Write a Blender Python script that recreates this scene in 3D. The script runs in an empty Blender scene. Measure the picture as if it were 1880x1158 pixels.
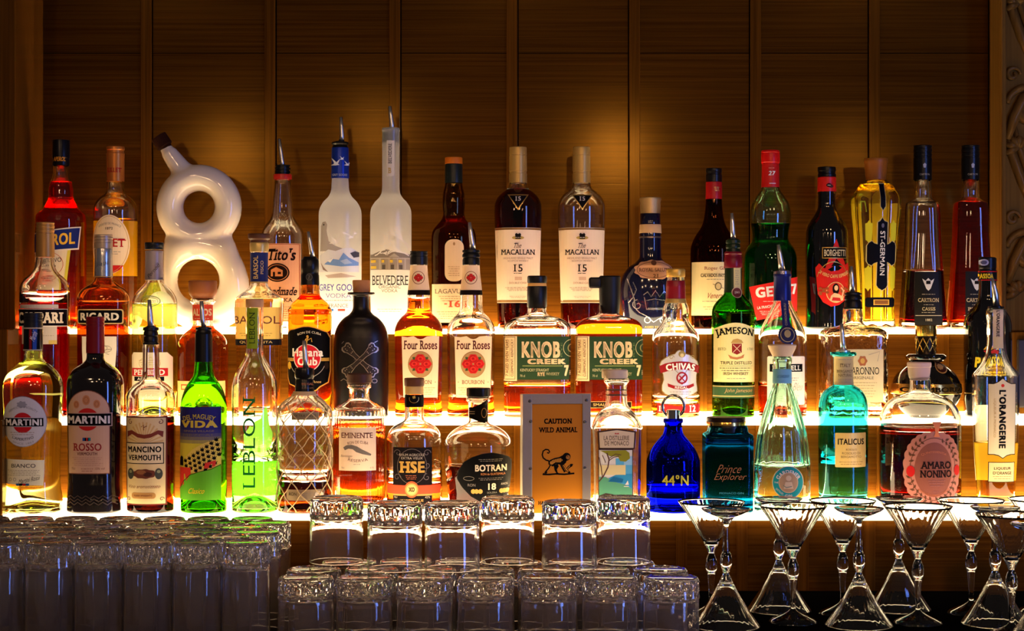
import bpy, bmesh, math, random
from mathutils import Vector, Matrix
from mathutils.geometry import tessellate_polygon
random.seed(7)
S = bpy.context.scene
COL = S.collection
PI = math.pi
# ---------------------------------------------------------------- camera
# photograph 1880x1158; focal length in photo pixels F; camera looks level along +Y
F, CX, CY, CZ = 3333.0, 940.0, 579.0, 1.40
cd = bpy.data.cameras.new('camera'); cam = bpy.data.objects.new('camera', cd); COL.objects.link(cam)
cd.sensor_fit = 'HORIZONTAL'; cd.sensor_width = 36.0; cd.lens = 36.0 * F / 1880.0
cam.location = (0, 0, CZ); cam.rotation_euler = (PI / 2, 0, 0); cd.clip_start = 0.05
S.camera = cam
# ---------------------------------------------------------------- colour management, light paths
S.view_settings.view_transform = 'Standard'; S.view_settings.look = 'None'
S.view_settings.exposure = 0.0; S.view_settings.gamma = 1.0
try: S.view_settings.use_curve_mapping = False
except Exception: pass
cy = S.cycles
cy.max_bounces = 16; cy.transmission_bounces = 16; cy.glossy_bounces = 6; cy.diffuse_bounces = 4
cy.transparent_max_bounces = 8; cy.volume_bounces = 0
cy.sample_clamp_indirect = 6.0; cy.caustics_reflective = True; cy.caustics_refractive = True
cy.blur_glossy = 0.6; cy.use_denoising = True
# ---------------------------------------------------------------- world: dim warm room
W = bpy.data.worlds.new('bar_room'); S.world = W; W.use_nodes = True
W.node_tree.nodes['Background'].inputs[0].default_value = (1.0, 0.78, 0.70, 1)
W.node_tree.nodes['Background'].inputs[1].default_value = 0.06
# ---------------------------------------------------------------- the room's lamps, added fill spots
SHELF_GLOW = 8.0
def lamp(name, kind, loc, energy, color, **kw):
    l = bpy.data.lights.new(name, kind); l.energy = energy; l.color = color
    for k, v in kw.items(): setattr(l, k, v)
    o = bpy.data.objects.new(name, l); COL.objects.link(o); o.location = loc
    return o
for px, py, e in ((424, 282, 15), (690, 240, 8), (1128, 278, 24), (1560, 290, 7)):   # shaded pendant lamps over the guests' side
    k = 3.575 + (3.575 - 0.5)
    p = lamp('pendant_lamp', 'SPOT', ((px - CX) / F * k, 0.5, CZ + (CY - py) / F * k), e, (1.0, 0.62, 0.33), shadow_soft_size=0.07, spot_size=math.radians(46), spot_blend=.75)
    p.rotation_euler = Vector((-p.location.x * .55, 2.7, -1.08)).to_track_quat('-Z', 'Y').to_euler()
for x in (-1.3, 0.0, 1.3):   # unseen fill spots, added to light the bottle labels from the front
    p = lamp('fill_spot', 'SPOT', (x, 0.3, CZ + 1.5), 34, (1.0, 0.60, 0.31), shadow_soft_size=0.12, spot_size=math.radians(54), spot_blend=.8)
    p.rotation_euler = Vector((-x * .35, 2.7, -1.98)).to_track_quat('-Z', 'Y').to_euler()
w = lamp('street_window', 'AREA', (2.25, 0.9, CZ + 0.05), 32, (0.15, 0.28, 1.0), shape='RECTANGLE', size=0.36, size_y=1.5)
w.rotation_euler = Vector((-2.2, 1.7, -0.1)).to_track_quat('-Z', 'Y').to_euler()
# ---------------------------------------------------------------- materials
def lin(c): return tuple(((x / 255.0) / 12.92 if x / 255.0 <= .04045 else ((x / 255.0 + .055) / 1.055) ** 2.4) for x in c)
_M = {}
def _new(name):
    m = bpy.data.materials.new(name); m.use_nodes = True
    nt = m.node_tree; nt.nodes.clear()
    return m, nt, nt.nodes.new('ShaderNodeOutputMaterial')
def pbr(rgb, rough=.5, metal=0.0, coat=0.0, bump=0.0, bscale=300, spec=.25, sss=0.0):
    key = ('p', rgb, rough, metal, coat, bump, bscale, spec, sss)
    if key in _M: return _M[key]
    m, nt, out = _new('surface'); p = nt.nodes.new('ShaderNodeBsdfPrincipled')
    p.inputs['Base Color'].default_value = (*lin(rgb), 1); p.inputs['Roughness'].default_value = rough
    p.inputs['Metallic'].default_value = metal; p.inputs['Coat Weight'].default_value = coat
    p.inputs['Specular IOR Level'].default_value = spec
    if bump:
        tc = nt.nodes.new('ShaderNodeTexCoord'); n = nt.nodes.new('ShaderNodeTexNoise'); n.inputs['Scale'].default_value = bscale
        b = nt.nodes.new('ShaderNodeBump'); b.inputs['Strength'].default_value = bump; b.inputs['Distance'].default_value = .001
        nt.links.new(tc.outputs['Object'], n.inputs['Vector']); nt.links.new(n.outputs['Fac'], b.inputs['Height'])
        nt.links.new(b.outputs['Normal'], p.inputs['Normal'])
    nt.links.new(p.outputs[0], out.inputs[0]); _M[key] = m
    return m
def glassy(rgb=(1, 1, 1), ior=1.5, rough=0.0, bump=0.0, bscale=60):
    key = ('g', rgb, ior, rough, bump, bscale)
    if key in _M: return _M[key]
    m, nt, out = _new('glass'); g = nt.nodes.new('ShaderNodeBsdfGlass')
    g.inputs['Color'].default_value = (*rgb, 1); g.inputs['IOR'].default_value = ior; g.inputs['Roughness'].default_value = rough
    if bump:
        tc = nt.nodes.new('ShaderNodeTexCoord'); n = nt.nodes.new('ShaderNodeTexNoise'); n.inputs['Scale'].default_value = bscale
        b = nt.nodes.new('ShaderNodeBump'); b.inputs['Strength'].default_value = bump; b.inputs['Distance'].default_value = .002
        nt.links.new(tc.outputs['Object'], n.inputs['Vector']); nt.links.new(n.outputs['Fac'], b.inputs['Height'])
        nt.links.new(b.outputs['Normal'], g.inputs['Normal'])
    nt.links.new(g.outputs[0], out.inputs[0]); _M[key] = m
    return m
def liquid(rgb): return glassy(rgb, ior=0.89)
def frosted(rgb):
    key = ('f', rgb)
    if key in _M: return _M[key]
    m, nt, out = _new('frosted_glass')
    d = nt.nodes.new('ShaderNodeBsdfDiffuse'); t = nt.nodes.new('ShaderNodeBsdfTranslucent'); r = nt.nodes.new('ShaderNodeBsdfRefraction'); g = nt.nodes.new('ShaderNodeBsdfGlossy')
    for n in (d, t, r): n.inputs['Color'].default_value = (*rgb, 1)
    r.inputs['Roughness'].default_value = .55; r.inputs['IOR'].default_value = 1.15; g.inputs['Roughness'].default_value = .3
    a = nt.nodes.new('ShaderNodeMixShader'); a.inputs[0].default_value = .78
    b = nt.nodes.new('ShaderNodeMixShader'); b.inputs[0].default_value = .35
    c = nt.nodes.new('ShaderNodeMixShader'); c.inputs[0].default_value = .05
    L = nt.links.new
    L(d.outputs[0], a.inputs[1]); L(t.outputs[0], a.inputs[2]); L(a.outputs[0], b.inputs[1]); L(r.outputs[0], b.inputs[2])
    L(b.outputs[0], c.inputs[1]); L(g.outputs[0], c.inputs[2]); L(c.outputs[0], out.inputs[0]); _M[key] = m
    return m
def see_through(rgb, mixd=.4):
    """a printed film, also used for painted glow: lets light through, coloured"""
    key = ('s', rgb, mixd)
    if key in _M: return _M[key]
    m, nt, out = _new('print_glow_film')
    t = nt.nodes.new('ShaderNodeBsdfTranslucent'); d = nt.nodes.new('ShaderNodeBsdfDiffuse'); x = nt.nodes.new('ShaderNodeMixShader')
    t.inputs[0].default_value = (*rgb, 1); d.inputs[0].default_value = (*rgb, 1); x.inputs[0].default_value = mixd
    nt.links.new(t.outputs[0], x.inputs[1]); nt.links.new(d.outputs[0], x.inputs[2]); nt.links.new(x.outputs[0], out.inputs[0]); _M[key] = m
    return m
def glow(rgb, k):
    m, nt, out = _new('lit_acrylic'); e = nt.nodes.new('ShaderNodeEmission')
    e.inputs[0].default_value = (*rgb, 1); e.inputs[1].default_value = k
    nt.links.new(e.outputs[0], out.inputs[0]); return m
def wood(name, c0, c1, axis='X', scale=1.0, rough=.145, coat=0, bump=.05):
    m, nt, out = _new(name); L = nt.links.new
    tc = nt.nodes.new('ShaderNodeTexCoord'); mp = nt.nodes.new('ShaderNodeMapping')
    s = {'X': (1.1, 110, 110), 'Z': (110, 110, 1.1)}[axis]
    mp.inputs['Scale'].default_value = tuple(v * scale for v in s)
    n = nt.nodes.new('ShaderNodeTexNoise'); n.inputs['Scale'].default_value = 1.6; n.inputs['Detail'].default_value = 6; n.inputs['Roughness'].default_value = .62
    mp2 = nt.nodes.new('ShaderNodeMapping'); mp2.inputs['Scale'].default_value = tuple(v * scale * 5 for v in s)
    n2 = nt.nodes.new('ShaderNodeTexNoise'); n2.inputs['Scale'].default_value = 1.0; n2.inputs['Detail'].default_value = 3
    mx = nt.nodes.new('ShaderNodeMath'); mx.operation = 'MULTIPLY_ADD'; mx.inputs[1].default_value = .45
    r = nt.nodes.new('ShaderNodeValToRGB'); r.color_ramp.elements[0].position = .42; r.color_ramp.elements[1].position = 1.0
    r.color_ramp.elements[0].color = (*c0, 1); r.color_ramp.elements[1].color = (*c1, 1)
    p = nt.nodes.new('ShaderNodeBsdfPrincipled'); p.inputs['Roughness'].default_value = rough; p.inputs['Specular IOR Level'].default_value = .26; p.inputs['Specular Tint'].default_value = (1.0, .52, .07, 1)
    p.inputs['Coat Weight'].default_value = coat; p.inputs['Coat Roughness'].default_value = .13
    b = nt.nodes.new('ShaderNodeBump'); b.inputs['Strength'].default_value = bump; b.inputs['Distance'].default_value = .001
    L(tc.outputs['Object'], mp.inputs[0]); L(mp.outputs[0], n.inputs[0]); L(tc.outputs['Object'], mp2.inputs[0]); L(mp2.outputs[0], n2.inputs[0])
    L(n2.outputs['Fac'], mx.inputs[0]); L(n.outputs['Fac'], mx.inputs[2]); L(mx.outputs[0], r.inputs[0]); L(r.outputs[0], p.inputs['Base Color'])
    L(mx.outputs[0], b.inputs['Height']); L(b.outputs['Normal'], p.inputs['Normal']); L(p.outputs[0], out.inputs[0])
    return m
CLEAR = glassy((.985, .985, .975))
def hazy(rgb, k):  # clear glass mixed with a little diffuse and translucent haze
    m, nt, out = _new('hazy_glass'); g = nt.nodes.new('ShaderNodeBsdfGlass'); d = nt.nodes.new('ShaderNodeBsdfDiffuse'); t = nt.nodes.new('ShaderNodeBsdfTranslucent')
    g.inputs['Color'].default_value = (.985, .985, .98, 1); g.inputs['IOR'].default_value = 1.5; g.inputs['Roughness'].default_value = 0.0
    d.inputs[0].default_value = (*rgb, 1); t.inputs[0].default_value = (*rgb, 1)
    a = nt.nodes.new('ShaderNodeMixShader'); b = nt.nodes.new('ShaderNodeMixShader'); a.inputs[0].default_value = .4; b.inputs[0].default_value = k
    nt.links.new(d.outputs[0], a.inputs[1]); nt.links.new(t.outputs[0], a.inputs[2]); nt.links.new(g.outputs[0], b.inputs[1]); nt.links.new(a.outputs[0], b.inputs[2]); nt.links.new(b.outputs[0], out.inputs[0])
    return m
HAZY = hazy((.86, .66, .52), .05)
STEEL = pbr((232, 228, 222), .3, 1.0); RUBBER = pbr((14, 13, 13), .35); BLACK = pbr((10, 9, 9), .3)
GOLD = pbr((214, 170, 88), .22, 1.0); CORK = pbr((196, 150, 96), .8, bump=.5, bscale=500)
# ---------------------------------------------------------------- meshes
def mesh_obj(name, verts, faces, mats, parent=None, smooth=True, midx=None):
    me = bpy.data.meshes.new(name); me.from_pydata(verts, [], faces)
    for m in (mats if isinstance(mats, (list, tuple)) else [mats]): me.materials.append(m)
    if midx: me.polygons.foreach_set('material_index', midx)
    if smooth is True: me.polygons.foreach_set('use_smooth', [True] * len(faces))
    elif isinstance(smooth, (list, tuple)): me.polygons.foreach_set('use_smooth', smooth)
    me.update(); o = bpy.data.objects.new(name, me); COL.objects.link(o)
    if parent: o.parent = parent
    return o
def thing(name, label, cat, loc, rotz=0, group=None):
    o = bpy.data.objects.new(name, None); COL.objects.link(o); o.location = loc; o.rotation_euler = (0, 0, rotz); o.empty_display_size = .02
    return tag(o, label, cat, group)
def tag(o, label, cat, group=None):
    o['label'] = label; o['category'] = cat
    if group: o['group'] = group
    return o
def box_data(x0, x1, y0, y1, z0, z1, b=0.0):
    bm = bmesh.new()
    vs = [bm.verts.new((x, y, z)) for x in (x0, x1) for y in (y0, y1) for z in (z0, z1)]
    for f in ((0, 1, 3, 2), (4, 6, 7, 5), (0, 4, 5, 1), (2, 3, 7, 6), (0, 2, 6, 4), (1, 5, 7, 3)): bm.faces.new([vs[i] for i in f])
    if b: bmesh.ops.bevel(bm, geom=bm.edges[:], offset=b, segments=2, affect='EDGES', profile=.5)
    bm.normal_update(); bm.verts.index_update()
    d = [tuple(v.co) for v in bm.verts], [[v.index for v in f.verts] for f in bm.faces]
    bm.free(); return d
def box(name, x0, x1, y0, y1, z0, z1, mat, parent=None, b=0.0):
    v, f = box_data(x0, x1, y0, y1, z0, z1, b); return mesh_obj(name, v, f, mat, parent, smooth=False)
def join(datas):
    V, Fc = [], []
    for v, f in datas:
        k = len(V); V += v; Fc += [[i + k for i in q] for q in f]
    return V, Fc
def tube_data(pts, rad, seg=8, cap=True):
    """tube along 3-D points with a radius (or list of radii)"""
    n = len(pts); rad = rad if isinstance(rad, (list, tuple)) else [rad] * n
    P = [Vector(p) for p in pts]; V, Fc = [], []; up = None
    for i in range(n):
        t = (P[min(i + 1, n - 1)] - P[max(i - 1, 0)]).normalized()
        if up is None: up = t.orthogonal().normalized()
        up = (up - t * up.dot(t)).normalized(); sd = t.cross(up)
        for k in range(seg):
            a = 2 * PI * k / seg; V.append(tuple(P[i] + (up * math.cos(a) + sd * math.sin(a)) * rad[i]))
    for i in range(n - 1):
        for k in range(seg):
            a, b = i * seg + k, i * seg + (k + 1) % seg
            Fc.append([a, b, b + seg, a + seg])
    if cap: Fc += [list(range(seg))[::-1], [(n - 1) * seg + k for k in range(seg)]]
    return V, Fc
def revolve(rings, seg=64, close=(True, True), flip=False):
    """rings of (z, rx, ry, n, fn) bottom to top; fn(angle)->radius factor or None"""
    V, Fc = [], []; N = len(rings)
    for (z, rx, ry, n, fn) in rings:
        for k in range(seg):
            a = 2 * PI * (k + .5) / seg; c, s = math.cos(a), math.sin(a)
            q = 1.0 if n == 2 else (abs(c) ** n + abs(s) ** n) ** (-1.0 / n)
            if fn: q *= fn(a)
            V.append((rx * q * c, ry * q * s, z))
    for i in range(N - 1):
        for k in range(seg):
            a, b = i * seg + k, i * seg + (k + 1) % seg
            Fc.append([a, b, b + seg, a + seg])
    for end, i in ((0, 0), (1, N - 1)):
        if close[end]:
            c = len(V); V.append((0, 0, rings[i][0]))
            for k in range(seg):
                a, b = i * seg + k, i * seg + (k + 1) % seg
                Fc.append([c, b, a] if end == 0 else [c, a, b])
    if flip: Fc = [f[::-1] for f in Fc]
    return V, Fc
def smooth_prof(pts, step=4.0):
    """(y, hw[, 1=corner]) -> dense list, monotone cubic by chord length, corners kept sharp"""
    out = []; n = len(pts)
    def d(a, b): return max(1e-6, math.hypot(b[0] - a[0], b[1] - a[1]))
    def tan(i, c):
        if i == 0 or i == n - 1 or len(pts[i]) > 2: return None
        l0, l1 = d(pts[i - 1], pts[i]), d(pts[i], pts[i + 1])
        s0, s1 = (pts[i][c] - pts[i - 1][c]) / l0, (pts[i + 1][c] - pts[i][c]) / l1
        if s0 * s1 <= 0: return 0.0
        m = (s0 * l1 + s1 * l0) / (l0 + l1); k = 2.5 * min(abs(s0), abs(s1))
        return max(-k, min(k, m))
    for i in range(n - 1):
        a, b = pts[i], pts[i + 1]; L = d(a, b); m = max(1, min(14, int(math.ceil(L / step))))
        tt = []
        for c in (0, 1):
            s = (b[c] - a[c]) / L; t0, t1 = tan(i, c), tan(i + 1, c)
            tt.append((s if t0 is None else t0, s if t1 is None else t1))
        straight = abs(a[1] - b[1]) < .6
        if straight: m = 1 if L < 60 else 3
        for j in range(m):
            u = j / m; h = (2*u**3 - 3*u*u + 1, u**3 - 2*u*u + u, -2*u**3 + 3*u*u, u**3 - u*u)
            out.append(tuple(h[0]*a[c] + h[1]*L*tt[c][0] + h[2]*b[c] + h[3]*L*tt[c][1] for c in (0, 1)))
    out.append((pts[-1][0], pts[-1][1])); return out
# ---------------------------------------------------------------- printed labels that wrap a surface
_T = {}
_cu = bpy.data.curves.new('lettering', 'FONT'); _cu.size = 1; _cu.resolution_u = 3; _to = bpy.data.objects.new('lettering', _cu)
def glyphs(s, bold=0.0, serif=False):
    key = (s, bold, serif)
    if key in _T: return _T[key]
    _cu.body = s; _cu.offset = min(0.0, bold); _cu.space_character = 1 + 2.6 * max(0.0, bold); me = _to.to_mesh()
    vs = [(v.co.x, v.co.y) for v in me.vertices]; tris = []; ec = {}
    for p in me.polygons:
        q = list(p.vertices)
        for i in range(1, len(q) - 1): tris.append((vs[q[0]], vs[q[i]], vs[q[i + 1]]))
        for i in range(len(q)):
            e = tuple(sorted((q[i], q[(i + 1) % len(q)]))); ec.setdefault(e, []).append(p.index)
    if serif:
        cen = {p.index: sum(vs[i][1] for i in p.vertices) / len(p.vertices) for p in me.polygons}
        for (a, b), fs in ec.items():
            if len(fs) != 1: continue
            (x0, y0), (x1, y1) = vs[a], vs[b]
            if abs(y0 - y1) > .004 or not .03 < abs(x0 - x1) < .27: continue
            x0, x1 = min(x0, x1), max(x0, x1); up = cen[fs[0]] > y0; t = .055
            if up and abs(y0) < .03: r = (x0 - .075, x1 + .075, y0, y0 + t)
            elif not up and y0 > .45: r = (x0 - .075, x1 + .075, y0 - t, y0)
            else: continue
            tris += [((r[0], r[2]), (r[1], r[2]), (r[1], r[3])), ((r[0], r[2]), (r[1], r[3]), (r[0], r[3]))]
    _to.to_mesh_clear()
    if bold > .004:      # heavier face: the letter drawn again a little to each side
        base = list(tris)
        for dx, dy in ((-bold, -bold * .6), (bold, -bold * .6), (-bold, bold * .6), (bold, bold * .6)): tris += [tuple((x + dx, y + dy) for x, y in t) for t in base]
    xs = [p[0] for t in tris for p in t]; ys = [p[1] for t in tris for p in t]
    _T[key] = (tris, min(xs), max(xs), min(ys), max(ys)); return _T[key]
class Print:
    """flat artwork in photo pixels (x right, y down), wrapped on a surface when built"""
    def __init__(s): s.p = []; s.mats = []; s.k = 0
    def mi(s, m):
        if not isinstance(m, bpy.types.Material): m = pbr(tuple(m) if max(m) > 60 else tuple(int(v * .55) for v in m), .55, spec=.15 if max(m) > 60 else .04)
        if m not in s.mats: s.mats.append(m)
        return s.mats.index(m)
    def add(s, tris, m, lay): s.p.append((tris, s.mi(m), lay)); return s
    def poly(s, pts, m, lay=0):
        t = tessellate_polygon([[Vector((x, y, 0)) for x, y in pts]])
        return s.add([tuple(pts[i] for i in q) for q in t], m, lay)
    def rect(s, x0, y0, x1, y1, m, lay=0, r=0):
        if not r: return s.poly([(x0, y0), (x1, y0), (x1, y1), (x0, y1)], m, lay)
        pts = []
        for cx, cy_, a0 in ((x1 - r, y0 + r, -90), (x1 - r, y1 - r, 0), (x0 + r, y1 - r, 90), (x0 + r, y0 + r, 180)):
            pts += [(cx + r * math.cos(math.radians(a0 + a)), cy_ + r * math.sin(math.radians(a0 + a))) for a in range(0, 91, 15)]
        return s.poly(pts, m, lay)
    def ell(s, cx, cy_, rx, ry=None, m=None, lay=0, n=40, wob=0, wn=0):
        ry = rx if ry is None else ry
        return s.poly([(cx + rx * (1 + wob * math.cos(wn * 2 * PI * i / n)) * math.cos(2 * PI * i / n), cy_ + ry * (1 + wob * math.cos(wn * 2 * PI * i / n)) * math.sin(2 * PI * i / n)) for i in range(n)], m, lay)
    def ring(s, cx, cy_, rx, ry, wd, m, lay=1, n=40, a0=0, a1=360):
        T = []
        for i in range(n):
            a, b = math.radians(a0 + (a1 - a0) * i / n), math.radians(a0 + (a1 - a0) * (i + 1) / n)
            p = [(cx + (rx - k) * math.cos(t), cy_ + (ry - k) * math.sin(t)) for t, k in ((a, 0), (b, 0), (b, wd), (a, wd))]
            T += [(p[0], p[1], p[2]), (p[0], p[2], p[3])]
        return s.add(T, m, lay)
    def line(s, pts, wd, m, lay=1, taper=False):
        T = []; n = len(pts); L, R = [], []
        for i, (x, y) in enumerate(pts):
            a, b = pts[max(0, i - 1)], pts[min(n - 1, i + 1)]; dx, dy = b[0] - a[0], b[1] - a[1]; q = math.hypot(dx, dy) or 1
            h = wd / 2 * ((1 - .75 * i / (n - 1)) if taper else 1); L.append((x - dy / q * h, y + dx / q * h)); R.append((x + dy / q * h, y - dx / q * h))
        for i in range(n - 1): T += [(L[i], R[i], R[i + 1]), (L[i], R[i + 1], L[i + 1])]
        return s.add(T, m, lay)
    def frame(s, x0, y0, x1, y1, wd, m, lay=1):
        for a in ((x0, y0, x1, y0 + wd), (x0, y1 - wd, x1, y1), (x0, y0, x0 + wd, y1), (x1 - wd, y0, x1, y1)): s.rect(*a, m, lay)
        return s
    def fine(s, cx, y, w, n, dy, m, lay=1, h=1.0):
        """lines of print too small to read"""
        rnd = random.Random(int(cx * 7 + y))
        for i in range(n):
            x = cx - w / 2 * (1 - .12 * (i % 3)); e = 2 * cx - x
            while x < e - 1:
                l = rnd.uniform(1.5, 7); s.rect(x, y + i * dy, min(e, x + l), y + i * dy + h, m, lay); x += l + 1.3
        return s
    def text(s, t, cx, cy_, w, h, m, lay=2, bold=0.0, serif=False, rot=0, slant=0.0, arc=0):
        tris, x0, x1, y0, y1 = glyphs(t, bold, serif); kx, ky = w / (x1 - x0), h / (y1 - y0); mx, my = (x0 + x1) / 2, (y0 + y1) / 2
        c, q = math.cos(math.radians(rot)), math.sin(math.radians(rot))
        def f(p):
            x, y = (p[0] - mx) * kx, (p[1] - my) * ky; x += slant * y
            if arc: a = x / arc; x, y = (arc + y) * math.sin(a), (arc + y) * math.cos(a) - arc
            return (cx + x * c + y * q, cy_ + x * q - y * c)
        return s.add([tuple(f(p) for p in t3) for t3 in tris], m, lay)
    def build(s, name, surf, parent, gx=5.0, gy=7.0, cuty=True):
        V, Fc, MI = [], [], []
        for tris, mi, lay in s.p:
            bm = bmesh.new(); vm = {}
            for t in tris:
                q = []
                for p in t:
                    k = (round(p[0], 3), round(p[1], 3))
                    if k not in vm: vm[k] = bm.verts.new((k[0], k[1], 0))
                    q.append(vm[k])
                if len(set(q)) == 3:
                    try: bm.faces.new(q)
                    except ValueError: pass
            if not vm: bm.free(); continue
            xs = [k[0] for k in vm]; ys = [k[1] for k in vm]
            for ax, lo, hi, g in ((0, min(xs), max(xs), gx), (1, min(ys), max(ys), gy)):
                if ax == 1 and not cuty: continue
                i = math.floor(lo / g) + 1
                while i * g < hi - 1e-4:
                    co = (i * g, 0, 0) if ax == 0 else (0, i * g, 0); no = (1, 0, 0) if ax == 0 else (0, 1, 0)
                    bmesh.ops.bisect_plane(bm, geom=bm.verts[:] + bm.edges[:] + bm.faces[:], dist=1e-5, plane_co=co, plane_no=no); i += 1
            k0 = len(V); bm.verts.index_update()
            for v in bm.verts: V.append(surf(v.co.x, v.co.y, lay))
            for f in bm.faces:
                ids = [v.index + k0 for v in f.verts]
                if f.normal.z > 0: ids.reverse()
                Fc.append(ids); MI.append(mi)
            bm.free()
        return mesh_obj(name, V, Fc, s.mats, parent, smooth=False, midx=MI)
# ---------------------------------------------------------------- bottles
class Bottle:
    def __init__(s, name, label, cat, cx, d, z, prof, glass=CLEAR, n=2, dr=1.0, t=3.2, tb=8.0, punt=4.0, level=None, liq=None, flute=None, group=None, solid=False, seg=64, mouth=None, openb=False):
        s.cx, s.d, s.s = cx, d, d / F; s.by = CY + (CZ - z) * F / d; s.n, s.dr, s.flute = n, dr, flute
        s.root = thing(name, label, cat, ((cx - CX) * s.s, d, z), group=group)
        prof = [tuple(p) for p in prof]; prof[-1] = (s.by, prof[-1][1]); s.hwm = max(p[1] for p in prof)
        dense = smooth_prof(prof); by = s.by
        while dense[-2][0] > by - 8.5: dense.pop(-2)
        hb = dense[-1][1]; dense = dense[:-1] + [(by - 8, s.at2(prof, by - 8)), (by - 3.8, hb), (by - 3.4, hb), (by - 1.0, hb - 1.1), (by - .3, hb - 3.2)]
        s.P = dense
        rings = [(p[0], p[1]) for p in dense]
        bottom = [] if solid else [(by - .3, hb * .8), (by - punt * .55, hb * .55), (by - punt * .9, hb * .25), (by - punt, hb * .05)]
        s.part('body', list(reversed(rings + bottom)), glass, seg=seg, close=(not openb, True))
        if not solid:
            inner = s.inset(dense, t, tb, punt, mouth)
            if level is None: s.cavity(inner, glass, seg)
            else:
                up = [p for p in inner if p[0] < level]; dn = [p for p in inner if p[0] > level]
                hl = s.at(inner, level)
                if len(up) > 1: s.cavity(up + [(level, hl)], glass, seg)
                s.part('liquid', list(reversed([(level + .5, hl)] + dn)), liq, seg=seg, shape=True)
    def at2(s, prof, y): return s.at(smooth_prof(prof), y)
    def at(s, prof, y):
        for a, b in zip(prof, prof[1:]):
            if a[0] <= y <= b[0]:
                u = (y - a[0]) / max(1e-6, b[0] - a[0]); return a[1] + (b[1] - a[1]) * u
        return prof[0][1] if y < prof[0][0] else prof[-1][1]
    def inset(s, prof, t, tb, punt, mouth):
        out = []; N = len(prof); y_last = -1e9
        for i in range(N):
            a, b = prof[max(0, i - 1)], prof[min(N - 1, i + 1)]; dy, dh = b[0] - a[0], b[1] - a[1]; q = math.hypot(dy, dh) or 1
            y, h = prof[i][0] + t * dh / q, prof[i][1] - t * dy / q
            if y > s.by - tb or h < 1.5: continue
            if mouth and y < mouth: continue
            if y > y_last + .2: out.append((y, h)); y_last = y
        h = out[-1][1]; yb = s.by - tb
        out += [(yb + (0.3 if yb <= y_last else 0) if yb > y_last else y_last + .3, h - 1.5), ]
        yy = out[-1][0]; out += [(yy + .6, h * .86), ]
        s.ib = yy + .6
        out += [(s.ib - punt * .5, h * .5), (s.ib - punt * .85, h * .2), (s.ib - punt * .95, 1.0)] if punt > 1 else [(s.ib + .3, 1.0)]
        return out
    def shape(s, hw):
        k = max(0.0, min(1.0, (hw / s.hwm - .52) / .3)); k = k * k * (3 - 2 * k)
        return 2 + (s.n - 2) * k, 1 + (s.dr - 1) * k
    def rings(s, prof, shape=True):
        R = []
        for y, h in prof:
            n, dr = s.shape(h) if shape else (2, 1)
            fn = (lambda a, y=y: s.flute(a, y)) if (s.flute and shape) else None
            R.append(((s.by - y) * s.s, h * s.s, h * dr * s.s, n, fn))
        return R
    def part(s, name, prof, mat, seg=64, shape=True, parent=None, smooth=True, dx=0, fl=None, close=(True, True)):
        """prof bottom to top (y falling)"""
        r = s.rings(prof, shape)
        if fl: r = [(a, b, c, d_, fl) for a, b, c, d_, e in r]
        v, f = revolve(r, seg, close)
        if dx: v = [(x + dx * s.s, y, z) for x, y, z in v]
        return mesh_obj(name, v, f, mat, parent or s.root, smooth)
    def cavity(s, inner, glass, seg):
        # the air space: its walls face inwards; joined to the body so glass stays one mesh
        v, f = revolve(s.rings(list(reversed(inner))), seg, flip=True)
        body = [c for c in s.root.children if c.name.startswith('body')][-1]; me = body.data
        V = [tuple(q.co) for q in me.vertices]; Fc = [list(p.vertices) for p in me.polygons]; k = len(V)
        nm = bpy.data.meshes.new('body'); nm.from_pydata(V + v, [], Fc + [[i + k for i in q] for q in f])
        nm.materials.append(glass); nm.polygons.foreach_set('use_smooth', [True] * len(nm.polygons)); nm.update(); body.data = nm; bpy.data.meshes.remove(me)
    def cap(s, name, prof, mat, dx=0, seg=40, parent=None, shape=False, fl=None, corner=True, smooth=True):
        """prof top to bottom; lathe piece with crisp corners"""
        p = []
        for i, q in enumerate(prof):
            p.append((q[0], q[1]))
        d = [(p[0][0], max(.1, p[0][1] - 1.2)), (p[0][0] + .35, p[0][1] - .35), (p[0][0] + 1.2, p[0][1])] + [q for q in p[1:]]
        o = s.part(name, list(reversed(d)), mat, seg, shape, parent, smooth, dx, fl)
        if smooth:
            bpy.context.view_layer.update()
            try: o.data.set_sharp_from_angle(angle=math.radians(38))
            except Exception: pass
        return o
    def surf(s, off=.45, side=-1, prof=None):
        P = prof or s.P
        def f(x, y, lay):
            h = s.at(P, y); n, dr = s.shape(h); o = off + .18 * lay; rx, ry = h + o, h * dr + o
            u = max(-.996, min(.996, (x - s.cx) / rx)); yy = side * ry * (1 - abs(u) ** n) ** (1 / n)
            return (u * rx * s.s, yy * s.s, (s.by - y) * s.s)
        return f
    def label(s, name, pr, off=.45, side=-1, prof=None, gx=5.0, **kw):
        return pr.build(name, s.surf(off, side, prof), s.root, gx=gx, **kw)
    def pourer(s, tip, bend, base, collar, mat=RUBBER, r0=3.2, r1=5.6):
        """collar: list of (y, hw) rings top to bottom; metal spout from base to tip (photo pixels)"""
        c = s.cap('pourer', collar, mat)
        to = lambda p: ((p[0] - s.cx) * s.s, 0, (s.by - p[1]) * s.s)
        pts = [base, bend, ((bend[0] + tip[0]) / 2, (bend[1] + tip[1]) / 2), tip]
        v, f = tube_data([to(p) for p in pts], [r1 * s.s, r1 * .9 * s.s, (r0 + r1) / 2 * s.s, r0 * s.s], 14)
        mesh_obj('spout', v, f, STEEL, c)
        return c
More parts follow.
